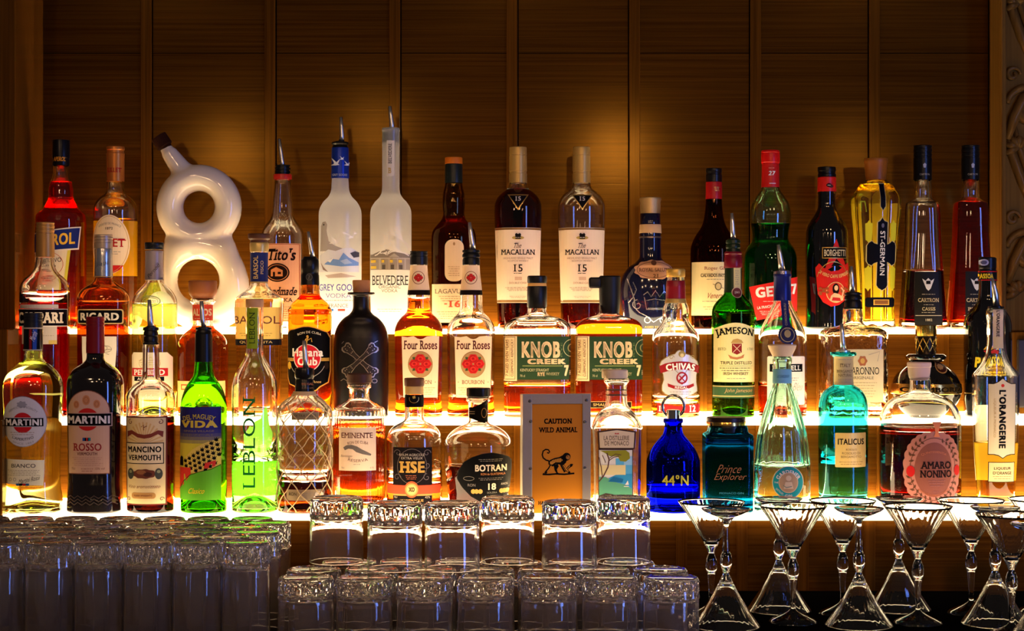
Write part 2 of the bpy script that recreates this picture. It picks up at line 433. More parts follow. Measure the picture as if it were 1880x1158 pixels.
def ridged(y0, y1, hw, n=3, lip=2.0):
    out = [(y0, hw)]
    for i in range(n):
        a = y0 + (y1 - y0) * (i + .35) / n; b = y0 + (y1 - y0) * (i + .8) / n
        out += [(a, hw), (a + .4, hw - lip), (b, hw - lip), (b + .4, hw)]
    return out + [(y1, hw)]
# ================================================================ the setting
def X(px, d): return (px - CX) * d / F
def Z(py, d): return CZ + (CY - py) * d / F
COUNTER = CZ - .445
WALL = 3.575
TIERS = {1: (3.37, Z(604.5, 3.37), WALL), 2: (3.15, Z(771.5, 3.15), 3.385), 3: (2.92, Z(945.5, 2.92), 3.165)}   # front edge, top, back
SH = .0085
W0, W1 = (.032, .0085, .0006), (.105, .036, .0036)
WOODX = wood('walnut_veneer_across', W0, W1, 'X'); WOODZ = wood('walnut_veneer_upright', tuple(v * 1.35 for v in W0), tuple(v * 1.35 for v in W1), 'Z')
WOODC = wood('carved_walnut', (.07, .028, .005), (.19, .088, .018), 'Z', .5, rough=.4, coat=.1)
def struct(o): o['kind'] = 'structure'; return o
XL, XR = -1.25, 1.25
struct(box('wall_back', XL, XR, WALL, WALL + .03, Z(1090, WALL), CZ + 1.0, WOODX))
n = 0
for px in (269, 496, 725, 940, 1165, 1387, 1605, 1826):
    n += 1; struct(box('trim_%d' % n, X(px - 10, WALL), X(px + 10, WALL), WALL - .006, WALL + .002, TIERS[1][1] - .004, CZ + 1.0, WOODZ, b=.0012))
for px in (46,):
    n += 1; struct(box('trim_%d' % n, X(px - 12, WALL), X(px + 6, WALL), WALL - .010, WALL + .002, TIERS[1][1] - .004, CZ + 1.0, WOODZ, b=.0012))
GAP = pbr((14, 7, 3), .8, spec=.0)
for px, sd in ((269, 1), (496, 1), (725, 1), (940, 1), (1165, -1), (1387, -1), (1605, -1), (1826, -1)):   # thin dark strips, shade beside the stiles put in as colour
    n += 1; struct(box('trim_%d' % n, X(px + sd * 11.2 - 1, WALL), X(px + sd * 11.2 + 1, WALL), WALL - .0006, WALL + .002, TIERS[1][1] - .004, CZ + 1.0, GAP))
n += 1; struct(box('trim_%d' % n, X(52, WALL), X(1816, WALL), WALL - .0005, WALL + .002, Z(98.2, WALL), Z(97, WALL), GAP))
# risers below each lit shelf
for k, (t, z0) in enumerate(((1, TIERS[2][1]), (2, TIERS[3][1]), (3, COUNTER))):
    d, zt, _ = TIERS[t]; y = d + .014
    struct(box('wall_riser' + ('', '_middle', '_lower')[k], XL, XR, y, y + .02, z0 - .0, zt - SH - .0004, WOODX))
    for px in {1: (177, 399, 621, 843, 1065, 1287, 1509, 1731), 2: (288, 510, 732, 954, 1176, 1398, 1620, 1842), 3: (132, 355, 578, 806, 1030, 1251, 1362, 1474, 1596)}[t]:
        n += 1; struct(box('trim_%d' % n, X(px - 10.5, y), X(px + 10.5, y), y - .004, y + .002, z0 + .0005, zt - SH - .0006, WOODZ, b=.0008))
# counter, floor
struct(box('counter', XL, XR, 2.2, TIERS[3][0] + .034, COUNTER - .05, COUNTER, pbr((6, 5, 5), .7, spec=.0)))
struct(box('wall_counter_front', XL, XR, 2.26, 2.30, 0, COUNTER - .05, WOODX))
struct(box('floor', -3, 3, -1.5, 4, -.05, 0, pbr((40, 30, 24), .6)))
# lit acrylic shelves: glowing slabs the bottles stand on
LED = glow((1.0, .70, .32), 95.0); GL = glow((1.0, .77, .45), SHELF_GLOW)
for t, x0, x1, l in ((1, 30, 1836, 'narrow glowing white shelf along the back wall, topmost of the three steps'), (2, 16, 1990, 'glowing white shelf on the middle step'), (3, 5, 2060, 'glowing white shelf on the lowest step, behind the glassware')):
    d, zt, b = TIERS[t]
    sh = tag(box('lit_shelf', X(x0, d), min(1.24, X(x1, d)), d, b - .0005, zt - SH, zt, GL, b=.0006), l, 'shelf', 'glowing stepped shelves')
    box('led_strip', X(x0, d) + .004, min(1.235, X(x1, d)), b - .015, b - .003, zt - .001, zt + .003, LED, sh, b=.0008)
# side blocks where the steps end on the left, and the plinth on the right
for nm, a, b_, d0, d1, y0, y1 in (('wall_left', -400, 28, 3.372, WALL, 604.5, -400), ('wall_left_middle', -400, 14, 3.155, 3.38, 771, 604), ('wall_left_lower', -400, 4, 2.925, 3.16, 946, 771),
                               ('wall_right', 1852, 2400, 3.36, 3.384, 764, 609)):
    v = box(nm, X(a, d0), X(b_, d0), d0, d1, Z(y0, d0), Z(y1, d0) if y1 > 0 else CZ + 1.0, WOODZ, b=.002); struct(v)
v = box('trim_plinth', X(1866, 3.36), X(2300, 3.36), 3.352, 3.362, Z(748, 3.36), Z(622, 3.36), pbr((38, 30, 24), .35), b=.003); struct(v)
# carved pilasters: slab with scrolls, leaves in relief
def spiral(cx, cy_, r0, r1, a0, a1, n=40):
    return [(cx + (r0 + (r1 - r0) * i / n) * math.cos(math.radians(a0 + (a1 - a0) * i / n)), cy_ - (r0 + (r1 - r0) * i / n) * math.sin(math.radians(a0 + (a1 - a0) * i / n))) for i in range(n + 1)]
def carved(name, x0, x1, mirror, label):
    d = 3.49; root = thing(name, label, 'pilaster', (X((x0 + x1) / 2, d), d, Z(608, d)))
    o = (root.location.x, root.location.z)
    B = lambda nm, a, b, y0, y1, za, zb: box(nm, X(a, d) - o[0], X(b, d) - o[0], y0 - d, y1 - d, Z(za, d) - o[1], Z(zb, d) - o[1], WOODC, root, .002)
    B('panel', x0, x1, d + .012, WALL - .001, 607.5, -330)
    e0, e1 = ((x0, x0 + 9) if not mirror else (x1 - 9, x1)); B('edge_moulding', e0, e1, d - .004, d + .014, 607.5, -330)
    q = (lambda x: x) if not mirror else (lambda x: x0 + x1 - x)
    D = []
    T = lambda pts, r, lift=.0: D.append(tube_data([(X(q(x), d) - o[0], .012 - lift, Z(y, d) - o[1]) for x, y in pts], [r * k for k in [.55 + .45 * math.sin(PI * i / (len(pts) - 1)) for i in range(len(pts))]], 10))
    a = x0 + 10
    for yy in (-170, 95, 360):
        T([(a + 2, yy - 130), (a + 12, yy - 80), (a + 30, yy - 30), (a + 44, yy + 10)], .010)
        T([(a + 16, yy - 140), (a + 24, yy - 95), (a + 40, yy - 50), (a + 52, yy - 20)], .007)
        T(spiral(a + 42, yy + 100, 40, 8, 170, -330), .011, .003)
        T(spiral(a + 46, yy + 104, 22, 3, 200, -200), .006, .006)
        T([(a + 4, yy + 160), (a + 16, yy + 120), (a + 34, yy + 84), (a + 54, yy + 70)], .012, .004)
        T(spiral(a + 14, yy + 40, 14, 3, 0, 420), .005, .003)
        for j in range(5):                                   # acanthus leaf
            t = math.radians(200 - 38 * j); T([(a + 24, yy + 175), (a + 24 + 13 * math.cos(t), yy + 175 - 14 * math.sin(t)), (a + 24 + 26 * math.cos(t), yy + 178 - 24 * math.sin(t))], .0085, .005)
    v, f = join(D); mesh_obj('scroll_carving', v, f, WOODC, root)
carved('carved_pilaster', 1838, 1960, False, 'carved wooden pilaster with scrolls and leaves at the right end of the wall')
carved('carved_pilaster', -95, 30, True, 'carved wooden pilaster with scrolls at the left end of the wall, in shade')
root = None
# ================================================================ bottles on the top step
D1, Z1 = 3.468, TIERS[1][1]
INK = (24, 18, 16); CREAM = (238, 218, 190); WHITE = (240, 234, 224); GREY = (150, 138, 124); RED = (190, 24, 24); NAVY = (26, 36, 84); GOLDP = pbr((206, 164, 84), .35, .8); YEL = (240, 206, 40)
# red aperitif
b = Bottle('aperitif_bottle', 'red liqueur bottle with a slanted blue label, leftmost on the top shelf', 'bottle', 112, D1, Z1,
  [(303, 14.5), (318, 14.5), (340, 21), (366, 23), (374, 27), (384, 33), (396, 45), (410, 46), (470, 46), (560, 45.5), (604, 45)], t=3, level=335, liq=liquid((1, .22, .05)), punt=14)
b.cap('cap', [(257, 16), (290, 16), (291, 15.2), (303, 15.4), (304, 15)], pbr((16, 15, 20), .3))
p = Print(); p.text('APEROL', 113, 293, 22, 8, (226, 150, 40), 1, .03, slant=.2); b.label('cap_lettering', p, prof=[(257, 16.2), (304, 16.2)])
p = Print(); p.poly([(68, 462), (138, 460), (130, 534), (72, 534)], (236, 220, 190)).poly([(134, 461), (139, 460), (131, 534), (126, 534)], (208, 196, 70), 1)
p.text('APERITIVO', 101, 480, 46, 8, INK, 1, rot=-6).text('1919', 104, 491, 20, 6, INK, 1, rot=-6).ring(101, 486, 26, 22, .8, (190, 60, 40), 1).fine(100, 500, 34, 3, 3, GREY)
p.poly([(66, 429), (154, 417), (151, 459), (66, 467)], (232, 222, 205), 2).poly([(67, 431), (152.5, 419.5), (149.5, 456.5), (67, 464)], (22, 38, 110), 3)
p.text('APEROL', 109, 442, 74, 21, (240, 190, 60), 4, .035, slant=.12, rot=-6); b.label('label', p)
# pale aperitif with oval label
b = Bottle('aperitif_bottle', 'golden yellow aperitif bottle with a cream oval label, left of the figure-eight flask', 'bottle', 212, D1, Z1,
  [(330, 15.5), (345, 15.8), (354, 18), (362, 28), (372, 36), (384, 39.3), (420, 40), (604, 39.5)], t=3, level=403, liq=liquid((1, .74, .1)), punt=12)
b.cap('cap', [(269, 16.5), (275, 16.5), (276, 15.5), (281, 15.5), (282, 16.5), (290, 16.3), (333, 16)], pbr((200, 120, 50), .35, .5))
p = Print(); p.text('LILLET', 213, 313, 26, 8, (180, 30, 30), 1, .02, True); b.label('cap_lettering', p, prof=[(269, 16.6), (333, 16.4)])
p = Print(); p.ell(209, 450, 35, 54, (240, 214, 170)).ring(209, 450, 33, 51.5, .8, (200, 160, 90)).text('LILLET', 209, 447, 58, 15, (196, 30, 26), 2, .02, True).text('1872', 209, 421, 14, 4.5, INK, 1).fine(209, 463, 40, 2, 4, GREY)
p.text('APERITIF DE FRANCE', 209, 412, 44, 4, GREY, 1, arc=40).poly([(184, 488), (234, 488), (228, 496), (219, 501), (209, 503), (199, 501), (190, 496)], (196, 30, 26), 1); b.label('label', p)
p = Print(); p.rect(176, 404, 248, 506, see_through((.95, .9, .75), .25)); b.label('back_label', p, side=1)
# figure-eight ceramic flask
def flask():
    s = D1 / F; base = CY + (CZ - Z1) * F / D1
    r = thing('ceramic_flask', 'glazed white ceramic flask shaped like a figure eight with a tilted neck', 'flask', (X(372, D1), D1, Z1))
    P3 = lambda x, y, dy=0: ((x - 372) * s, dy * s, (base - y) * s)
    LOBE = [(366, 420), (398, 424), (424, 432), (432, 446), (438, 464), (449, 486), (457, 512), (459, 536), (455, 560), (444, 582), (424, 598), (395, 605), (350, 605), (326, 594), (311, 570), (303, 536), (301, 500), (301, 470), (301, 446), (308, 432), (334, 424)]
    def hit(hx, hy, dx, dy):
        best = 0
        for (x0, y0), (x1, y1) in zip(LOBE, LOBE[1:] + LOBE[:1]):
            ex, ey = x1 - x0, y1 - y0; den = dx * ey - dy * ex
            if abs(den) < 1e-9: continue
            t = ((x0 - hx) * ey - (y0 - hy) * ex) / den; u = ((x0 - hx) * dy - (y0 - hy) * dx) / den
            if t > 0 and -1e-6 <= u <= 1 + 1e-6: best = max(best, t)
        return best
    def ring(hx, hy, hr, ox, oy, R, dep):
        V, Fc = [], []; N, M = 56, 20
        for i in range(N):
            a = 2 * PI * i / N; dx, dy = math.cos(a), math.sin(a)
            px, py = hx - ox, hy - oy; bb = px * dx + py * dy; L = -bb + math.sqrt(bb * bb - (px * px + py * py - R * R)) if R else hit(hx, hy, dx, dy)
            m, rr = (hr + L) / 2, (L - hr) / 2
            for j in range(M):
                t = 2 * PI * j / M; V.append(P3(hx + dx * (m + rr * math.cos(t)), hy + dy * (m + rr * math.cos(t)), dep * math.sin(t)))
        for i in range(N):
            for j in range(M):
                i2, j2 = (i + 1) % N, (j + 1) % M; Fc.append([i * M + j, i * M + j2, i2 * M + j2, i2 * M + j])
        return V, Fc
    A = ring(365.5, 380, 29, 365.5, 380, 78.5, 30); Bt = ring(364, 515, 39, 0, 0, 0, 31)
    waist = tube_data([P3(366, 430), P3(368, 450), P3(370, 470)], [27 * s, 26 * s, 27 * s], 20)
    waist2 = tube_data([P3(334, 432), P3(333, 447), P3(332, 462)], [26 * s, 24 * s, 25 * s], 20); waist3 = tube_data([P3(398, 430), P3(400, 447), P3(406, 466)], [27 * s, 25 * s, 28 * s], 20)
    neck = tube_data([P3(345, 325), P3(331, 309), P3(313, 284), P3(309, 278)], [24 * s, 19 * s, 15.5 * s, 15 * s], 24); lip = tube_data([P3(309, 279), P3(303, 269)], [12 * s, 12 * s], 24)
    foot = tube_data([P3(380, 590), P3(380, base)], [40 * s, 38 * s], 28)
    k = [(a * PI / 14) for a in range(1, 14)]; blob = revolve([(-34 * math.cos(a) * s, 64 * math.sin(a) * s, 27 * math.sin(a) * s, 2, None) for a in k], 40); o = P3(365, 443); blob = ([(x + o[0], y, z + o[2]) for x, y, z in blob[0]], blob[1])
    v, f = join([blob, A, Bt, waist, waist2, waist3, neck, lip, foot])
    o = mesh_obj('body', v, f, pbr((232, 218, 196), .16, coat=.6, bump=.08, bscale=180), r)
    m = o.modifiers.new('union', 'REMESH'); m.mode = 'VOXEL'; m.voxel_size = .0022; m.use_smooth_shade = True
    q = o.modifiers.new('soften', 'SMOOTH'); q.factor = .6; q.iterations = 26
    v, f = tube_data([P3(306, 273), P3(303.5, 269), P3(303, 268), P3(291, 251)], [11 * s, 11.4 * s, 15 * s, 15 * s], 24); c = mesh_obj('cork', v, f, pbr((50, 24, 14), .8, bump=.4, spec=.05), r, smooth=False)
flask()
# kraft label vodka
b = Bottle('vodka_bottle', 'clear vodka bottle with a tan paper label and metal pourer, right of the figure-eight flask', 'bottle', 519, D1, Z1,
  [(322, 14.5), (340, 15), (370, 18), (393, 20), (404, 24), (414, 32), (427, 38), (440, 39), (604, 38.5)], t=3.2, level=None, punt=12)
b.pourer((512.5, 255), (518.5, 298), (519, 306), ridged(303, 321, 14, 3), STEEL and RUBBER, 2.8, 4.6); b.cap('neck_band', [(320, 16.8), (329, 16.8)], pbr((190, 40, 30), .3))
p = Print(); p.rect(482, 448, 554, 590, (222, 158, 112)).frame(483, 449, 553, 589, 1, (150, 70, 40)).text("Tito's", 521, 468, 52, 22, (60, 28, 16), 2, .03, True, slant=.2).ell(514, 501, 22, 17, (56, 28, 18), 1).ell(514, 501, 19.5, 14.5, (206, 128, 74), 2).ell(514, 501, 18.5, 13.5, (56, 28, 18), 3)
p.poly([(502, 508), (502, 496), (512, 491), (524, 497), (524, 508)], (206, 128, 74), 4).rect(506, 500, 510, 508, (56, 28, 18), 5).rect(515, 500, 521, 504, (56, 28, 18), 5)
p.text('Handmade', 519, 535, 60, 15, (60, 28, 16), 2, .02, True, slant=.25).text('VODKA', 521, 551, 42, 7, (60, 28, 16), 2, .0, True).fine(519, 563, 54, 6, 4, (150, 70, 40)); b.label('label', p)
# frosted blue-and-white vodka
b = Bottle('vodka_bottle', 'tall frosted white vodka bottle with a blue neck sleeve and flying birds', 'bottle', 624.5, D1, Z1,
  [(270, 13), (300, 14.5), (335, 15.5), (351, 17), (360, 21), (371, 31), (385, 38), (398, 39.3), (604, 39)], glass=frosted((.95, .95, .96)), solid=True, openb=True)
b.pourer((626, 215), (628, 250), (627, 259), [(259, 9), (261, 15), (264, 16), (267, 13), (271, 15)], RUBBER, 2.8, 5)
b.cap('neck_sleeve', [(271, 15.5), (300, 16), (327.5, 16.4)], pbr((24, 52, 150), .3, .3))
def bird(p, x, y, k, m, lay=2, fl=1):
    p.poly([(x - 9*k*fl, y + 2*k), (x - 2*k*fl, y - 1*k), (x - 8*k*fl, y - 12*k), (x + 2*k*fl, y - 3*k), (x + 9*k*fl, y - 9*k), (x + 5*k*fl, y), (x + 8*k*fl, y + 2*k), (x, y + 3*k)], m, lay)
p = Print(); bird(p, 617, 302, 1.0, (220, 226, 236)); bird(p, 629, 293, .5, (220, 226, 236)); bird(p, 638, 303, .6, (220, 226, 236)); p.text('GREY GOOSE', 625, 322, 27, 4, (200, 206, 220), 1, .01, True); b.label('sleeve_print', p, prof=[(271, 16), (327, 16.9)])
p = Print(); p.poly([(590, 462), (591, 440), (592, 416), (595, 409), (601, 408), (604, 414), (603, 424), (607, 444), (618, 452), (634, 458), (660, 462)], (176, 170, 168), 0).ell(597.5, 414, 1.3, 1.3, (40, 36, 40), 1)
p.poly([(589, 470), (606, 459), (620, 462), (634, 457), (648, 456), (661, 464), (661, 500), (589, 500)], (224, 228, 240), 1).poly([(598, 486), (612, 476), (626, 478), (634, 465), (644, 474), (660, 482), (660, 488), (630, 490)], (120, 160, 226), 2).poly([(604, 480), (616, 475), (610, 483)], (240, 244, 250), 3).poly([(628, 480), (640, 476), (650, 484), (636, 486)], (170, 196, 238), 3)
p.poly([(646, 466), (654, 462), (661, 464), (661, 472), (652, 474)], (70, 72, 90), 3).poly([(591, 482), (596, 490), (606, 500), (596, 496)], (150, 130, 130), 3).poly([(600, 506), (630, 502), (656, 508), (640, 510), (606, 511)], (206, 190, 186), 1)
bird(p, 618, 446, 1.15, (246, 244, 240), 3); bird(p, 637, 430, .7, (246, 244, 240), 3, -1); bird(p, 647, 437, .7, (246, 244, 240), 3); bird(p, 654, 430, .5, (246, 244, 240), 3)
p.text('GREY GOOSE', 624.5, 528, 73, 12, (84, 86, 196), 1, .01).text('VODKA', 624.5, 543, 48, 8, (126, 116, 190), 1, .0, True).fine(624, 551, 62, 1, 3, GREY).text('FRANCE', 624.5, 561, 36, 6.5, (120, 106, 104), 1, .0, True).rect(606, 567, 616, 571, (30, 110, 210), 1).rect(624, 567, 637, 571, (230, 80, 66), 1); b.label('label', p, gx=4)
# frosted vodka with house
b = Bottle('vodka_bottle', 'tallest frosted vodka bottle, printed with a pale house and branches, metal pourer', 'bottle', 717.5, D1, Z1,
  [(235, 15.5), (240, 16.5), (243, 15.8), (340, 15.8), (354, 17), (362, 21), (372, 30), (385, 36.8), (398, 37.8), (540, 37.6), (604, 35)], glass=frosted((.95, .94, .92)), solid=True, openb=True)
b.pourer((715.6, 195), (719.5, 228), (720, 244), [(242, 8), (243, 15), (246, 15.5), (248, 12), (251, 15), (254, 12), (257, 15), (262, 14)], RUBBER, 3, 5.4)
p = Print(); p.rect(711, 259, 725, 324, (214, 206, 190)).text('BELVEDERE', 717, 283, 37, 6.5, INK, 1, .0, True, rot=-90).text('B', 716.5, 314, 6, 10, (190, 160, 90), 1, .02, True); b.label('neck_label', p)
p = Print(); p.rect(681, 468, 754.5, 496, (168, 156, 140), 0).poly([(681, 470), (700, 462), (716, 458), (730, 464), (754, 468), (754, 474), (681, 474)], (140, 130, 118), 1).poly([(716, 473), (726, 466), (736, 473)], (186, 176, 160), 2).rect(681, 474, 754.5, 476, (196, 186, 170), 2).rect(698, 476, 702, 495, (190, 180, 164), 2).rect(716, 476, 718, 495, (190, 180, 164), 2).rect(731, 476, 733, 495, (190, 180, 164), 2).rect(744, 476, 747, 495, (190, 180, 164), 2)
for x, y, w_, h_ in ((703, 478, 5, 5), (718.5, 478, 5, 5), (734, 478, 6, 5), (682, 478, 10, 5), (682, 489, 11, 5)): p.rect(x, y, x + w_, y + h_, (236, 200, 70), 3)
for x in (704, 720, 735): p.rect(x, 487, x + 6, 495, (96, 88, 80), 3)
def branch(p, x, y, a, L, w_, k, m):
    x2, y2 = x + L * math.cos(a), y - L * math.sin(a); mid = ((x + x2) / 2 + L * .08 * math.sin(a), (y + y2) / 2 + L * .08 * math.cos(a)); p.line([(x, y), mid, (x2, y2)], w_, m, 3)
    if k:
        for da, f in ((.45, .72), (-.4, .68), (.05, .6)): branch(p, x2, y2, a + da + random.uniform(-.15, .15), L * f, max(.7, w_ * .75), k - 1, m)
keep = list(p.p)
for x, y, a, L in ((752, 458, 2.2, 20), (700, 460, .9, 12), (752, 470, 2.75, 16), (690, 470, .5, 10)): branch(p, x, y, a, L, 2.0, 3, (250, 246, 236))
p.p = keep + [(([t for t in T if all(682 < q[0] < 754 and 404 < q[1] < 480 for q in t)]), m, l) for T, m, l in p.p[len(keep):]]
b.label('house_print', p, gx=4)
p = Print(); p.text('BELVEDERE', 717.5, 515, 66, 17, (50, 42, 36), 2, .0, True).text('ORGANIC', 717.5, 527, 40, 6, (140, 126, 110), 2).text('VODKA', 717.5, 534, 29, 6, (140, 126, 110), 2).fine(717, 567, 44, 2, 4, (196, 180, 150)); b.label('lettering', p, gx=4)
# dark single malt
b = Bottle('whisky_bottle', 'dark brown whisky bottle with an orange-topped cap and rounded cream label', 'bottle', 833, D1, Z1,
  [(334, 15.5), (344, 17), (358, 20), (376, 20.5), (392, 19.5), (402, 22), (411, 29), (423, 38), (440, 41), (470, 41), (604, 40)], glass=glassy((.62, .5, .24)), t=3, level=398, liq=liquid((.62, .16, .03)), punt=10)
b.cap('capsule', [(301, 16), (336, 16.3)], pbr((24, 30, 26), .35)); b.cap('cap', [(289, 16), (301, 16.2)], pbr((206, 108, 18), .5))
p = Print(); p.rect(818, 441, 852.5, 517, (232, 200, 150), 0, 14).ell(835, 449, 2, 3, (170, 130, 80), 1).fine(835, 490, 22, 5, 4, (190, 150, 100)); b.label('shoulder_label', p)
p = Print(); p.rect(793.5, 522, 872.5, 592, (236, 206, 160)).text('LAGAVULIN', 833, 535, 68, 8, (120, 100, 84), 1, .0, True).fine(833, 544, 52, 3, 4, (186, 150, 110)).text('16', 836, 558, 22, 12, (206, 84, 60), 1, .03, True).rect(817, 557, 822, 559, (206, 84, 60), 1).fine(833, 572, 60, 4, 4, (186, 150, 110)); b.label('label', p)
# two tall cream-label whiskies
def macallan(cx, level, liq, label):
    b = Bottle('whisky_bottle', label, 'bottle', cx, D1, Z1, [(334, 16.2), (340, 17), (346, 19.5), (351, 26), (358, 34), (368, 40.5), (378, 43.3), (392, 43.5), (430, 42.4), (556, 38.6), (604, 37)], t=3, level=level, liq=liq, punt=10, group=None)
    b.cap('cap', [(270, 15.8), (284.4, 16), (284.6, 15.4), (285.6, 15.4), (286, 16.2), (314, 16.4), (314.4, 15.8), (318.6, 15.8), (319, 16.5), (336, 16.6)], pbr((196, 158, 84), .38, .4))
    p = Print(); x = cx
    p.poly([(x - 19, 359), (x + 19.5, 359), (x, 388)], GOLDP).poly([(x - 16, 361), (x + 16.5, 361), (x, 385)], (34, 30, 34), 1).text('15', x, 367, 10, 8, (230, 216, 190), 2, .02, True); b.label('shoulder_label', p)
    p = Print(); p.poly([(x - 42.2, 419.5), (x + 42.2, 419.5), (x + 38.2, 556), (x - 38.2, 556)], (242, 218, 186)).rect(x - 42, 420, x + 42, 423.5, pbr((150, 112, 60), .4, .6), 1).rect(x - 38.5, 551, x + 38.5, 555, pbr((170, 130, 76), .4, .6), 1)
    p.ell(x, 438, 11, 3.4, (188, 160, 80), 1).rect(x - 5, 431, x + 5, 440, (54, 44, 40), 2).poly([(x - 6, 433), (x - 3, 429), (x, 433), (x + 3, 429), (x + 6, 433)], (54, 44, 40), 3).fine(x, 437, 9, 1, 2, CREAM, 4)
    p.text('The', x - 1, 452, 15, 9, (90, 70, 60), 2, .0, True, slant=.35).text('MACALLAN', x, 464, 62, 9.5, (50, 36, 32), 2, .015, True).text('HIGHLAND SINGLE MALT', x, 475, 54, 3.4, (170, 140, 120), 2).text('SCOTCH WHISKY', x, 480, 38, 3.4, (170, 140, 120), 2)
    p.text('15', x, 493, 16.5, 13, (50, 36, 32), 2, .01, True).fine(x, 502, 16, 1, 2, INK).rect(x - 6, 509, x + 7, 515, (214, 180, 150), 1).text('DOUBLE CASK', x, 520, 32, 3.6, (180, 150, 126), 2).fine(x, 528, 46, 3, 2.6, (160, 130, 110), h=.8).fine(x, 544, 30, 2, 2.4, (200, 170, 146), h=.8); b.label('label', p)
macallan(951, 349, liquid((.36, .055, .012)), 'full dark whisky bottle with a tall cream label and a plain gold cap')
macallan(1067.5, 547, liquid((.42, .08, .015)), 'nearly empty whisky bottle with a tall cream label, black line round its gold cap')
# blue flagon
b = Bottle('whisky_flagon', 'squat dark navy ceramic flagon with silver relief and a gold stopper', 'bottle', 1194, D1, Z1,
  [(392, 18.5), (410, 18.5), (436, 19.5), (452, 19.5), (472, 20), (481, 27), (492, 42), (504, 50), (520, 55), (536, 56.5), (560, 54.5), (585, 50), (604, 44)], glass=pbr((16, 16, 44), .12, coat=.8), solid=True, dr=.75)
b.cap('stopper', [(362.6, 19.5), (366, 20), (372, 18.6), (378, 18.8), (391, 18), (392.5, 18.4)], pbr((206, 170, 110), .3, .7, bump=.6, bscale=900))
b.cap('neck_band', [(412, 19.7), (428, 20.4)], pbr((216, 178, 130), .4)); b.cap('neck_ring', [(434, 20.6), (437, 20.8)], pbr((150, 130, 120), .3, .8))
SIL = pbr((200, 196, 200), .25, .9)
p = Print(); p.ell(1199, 496, 36, 18, (222, 168, 126), 0, 48, .05, 11).ring(1199, 496, 32, 15, 1, (120, 80, 60), 1).ell(1198, 483, 5, 5, (110, 74, 58), 1).text('ROYAL SALUTE', 1199, 496, 56, 6.5, (96, 62, 44), 2, .01, True).text('21', 1201, 507, 10, 6.5, (96, 62, 44), 2, .01, True); b.label('emblem', p, gx=4, gy=4)
p = Print(); p.line(spiral(1168, 560, 10, 2, 90, 500), 1.6, SIL).line([(1150, 512), (1156, 530), (1162, 548), (1164, 566), (1172, 574)], 1.8, SIL).line([(1160, 518), (1166, 532), (1160, 546), (1152, 556)], 1.6, SIL)
p.line([(1178, 542), (1186, 536), (1192, 545), (1200, 534), (1208, 545), (1216, 535), (1224, 542)], 1.8, SIL).line([(1180, 546), (1184, 568), (1216, 567), (1222, 545)], 1.6, SIL).line([(1183, 552), (1198, 549), (1220, 552)], 1.2, SIL).rect(1186, 565, 1216, 568.5, SIL)
p.line([(1172, 574), (1184, 580), (1197, 591), (1208, 584), (1222, 588)], 1.5, SIL).ring(1186, 587, 6, 6, 1.4, SIL).ring(1214, 587, 6, 6, 1.4, SIL).line(spiral(1226, 556, 10, 2, 60, -380), 1.6, SIL).text('AGED 21 YEARS', 1203, 600, 44, 4, (206, 166, 96), 1, .02); b.label('relief', p, gx=4, gy=4)
# calvados
b = Bottle('calvados_bottle', 'dark calvados bottle with a red neck band and large cream label on the top shelf', 'bottle', 1310.6, D1, Z1,
  [(334, 14.3), (366, 14.6), (390, 16.5), (410, 20.5), (420, 25), (432, 33), (444, 39), (456, 42.3), (475, 43), (604, 41)], glass=glassy((.42, .2, .1)), t=3, level=452, liq=liquid((.5, .08, .02)), punt=16)
b.cap('cap', [(309, 14.6), (316, 14.6), (317, 14), (320, 14), (321, 14.8), (334, 14.8)], pbr((18, 14, 14), .3)); b.cap('neck_band', [(334, 14.9), (365.5, 15.1)], pbr((170, 20, 24), .35))
p = Print(); p.fine(1315, 344, 11, 3, 3, GOLDP, 1, 1.4); b.label('band_print', p, prof=[(334, 15.3), (366, 15.5)])
p = Print(); p.rect(1268.8, 482, 1351, 579, (236, 216, 160)).text('Roger GROULT', 1322, 494, 66, 7.5, (130, 44, 44), 1, .0, True).text('CALVADOS PAYS D\'AUGE', 1316, 506, 66, 6.5, (60, 40, 30), 1, .02, True).fine(1316, 513, 46, 1, 3, GREY).ell(1314, 526, 6.5, 7.5, (120, 104, 74), 1).ell(1314, 526, 4.5, 5.5, (206, 184, 130), 2).line([(1304, 522), (1324, 530)], 1, (120, 104, 74), 1)
p.text('Venerable', 1314, 543, 40, 10, (140, 60, 50), 1, .0, slant=.35).fine(1312, 553, 52, 1, 3, GREY).fine(1312, 563, 50, 2, 4, (190, 160, 110)); b.label('label', p)
# green mint liqueur
b = Bottle('mint_liqueur_bottle', 'bright green mint liqueur bottle with a red cap and tilted red label', 'bottle', 1414.5, D1, Z1,
  [(342, 15.8), (348, 17.5), (358, 24), (372, 33), (385, 36.5), (398, 37.8), (410, 36.5), (424, 33.5), (436, 32.5), (446, 36), (456, 43), (466, 47), (480, 48.5), (560, 48.5), (604, 48)], glass=glassy((.86, .97, .9)), t=3, level=412, liq=liquid((.0, .44, .12)), punt=12)
b.cap('cap', [(276, 16.5), (280, 17.2), (281, 16.6), (283, 17.2), (298, 17.2), (299, 16.4), (301, 16.4)], pbr((214, 20, 18), .28)); b.cap('neck_sleeve', [(301, 15.8), (344, 16.8)], pbr((206, 30, 26), .35))
p = Print(); p.text('27', 1415, 319, 12, 8, WHITE, 1, .03, slant=.15).rect(1410, 337, 1422, 338.2, WHITE, 1).fine(1415, 309, 12, 1, 3, (240, 150, 130)); b.label('sleeve_print', p, prof=[(301, 16.2), (344, 17.1)])
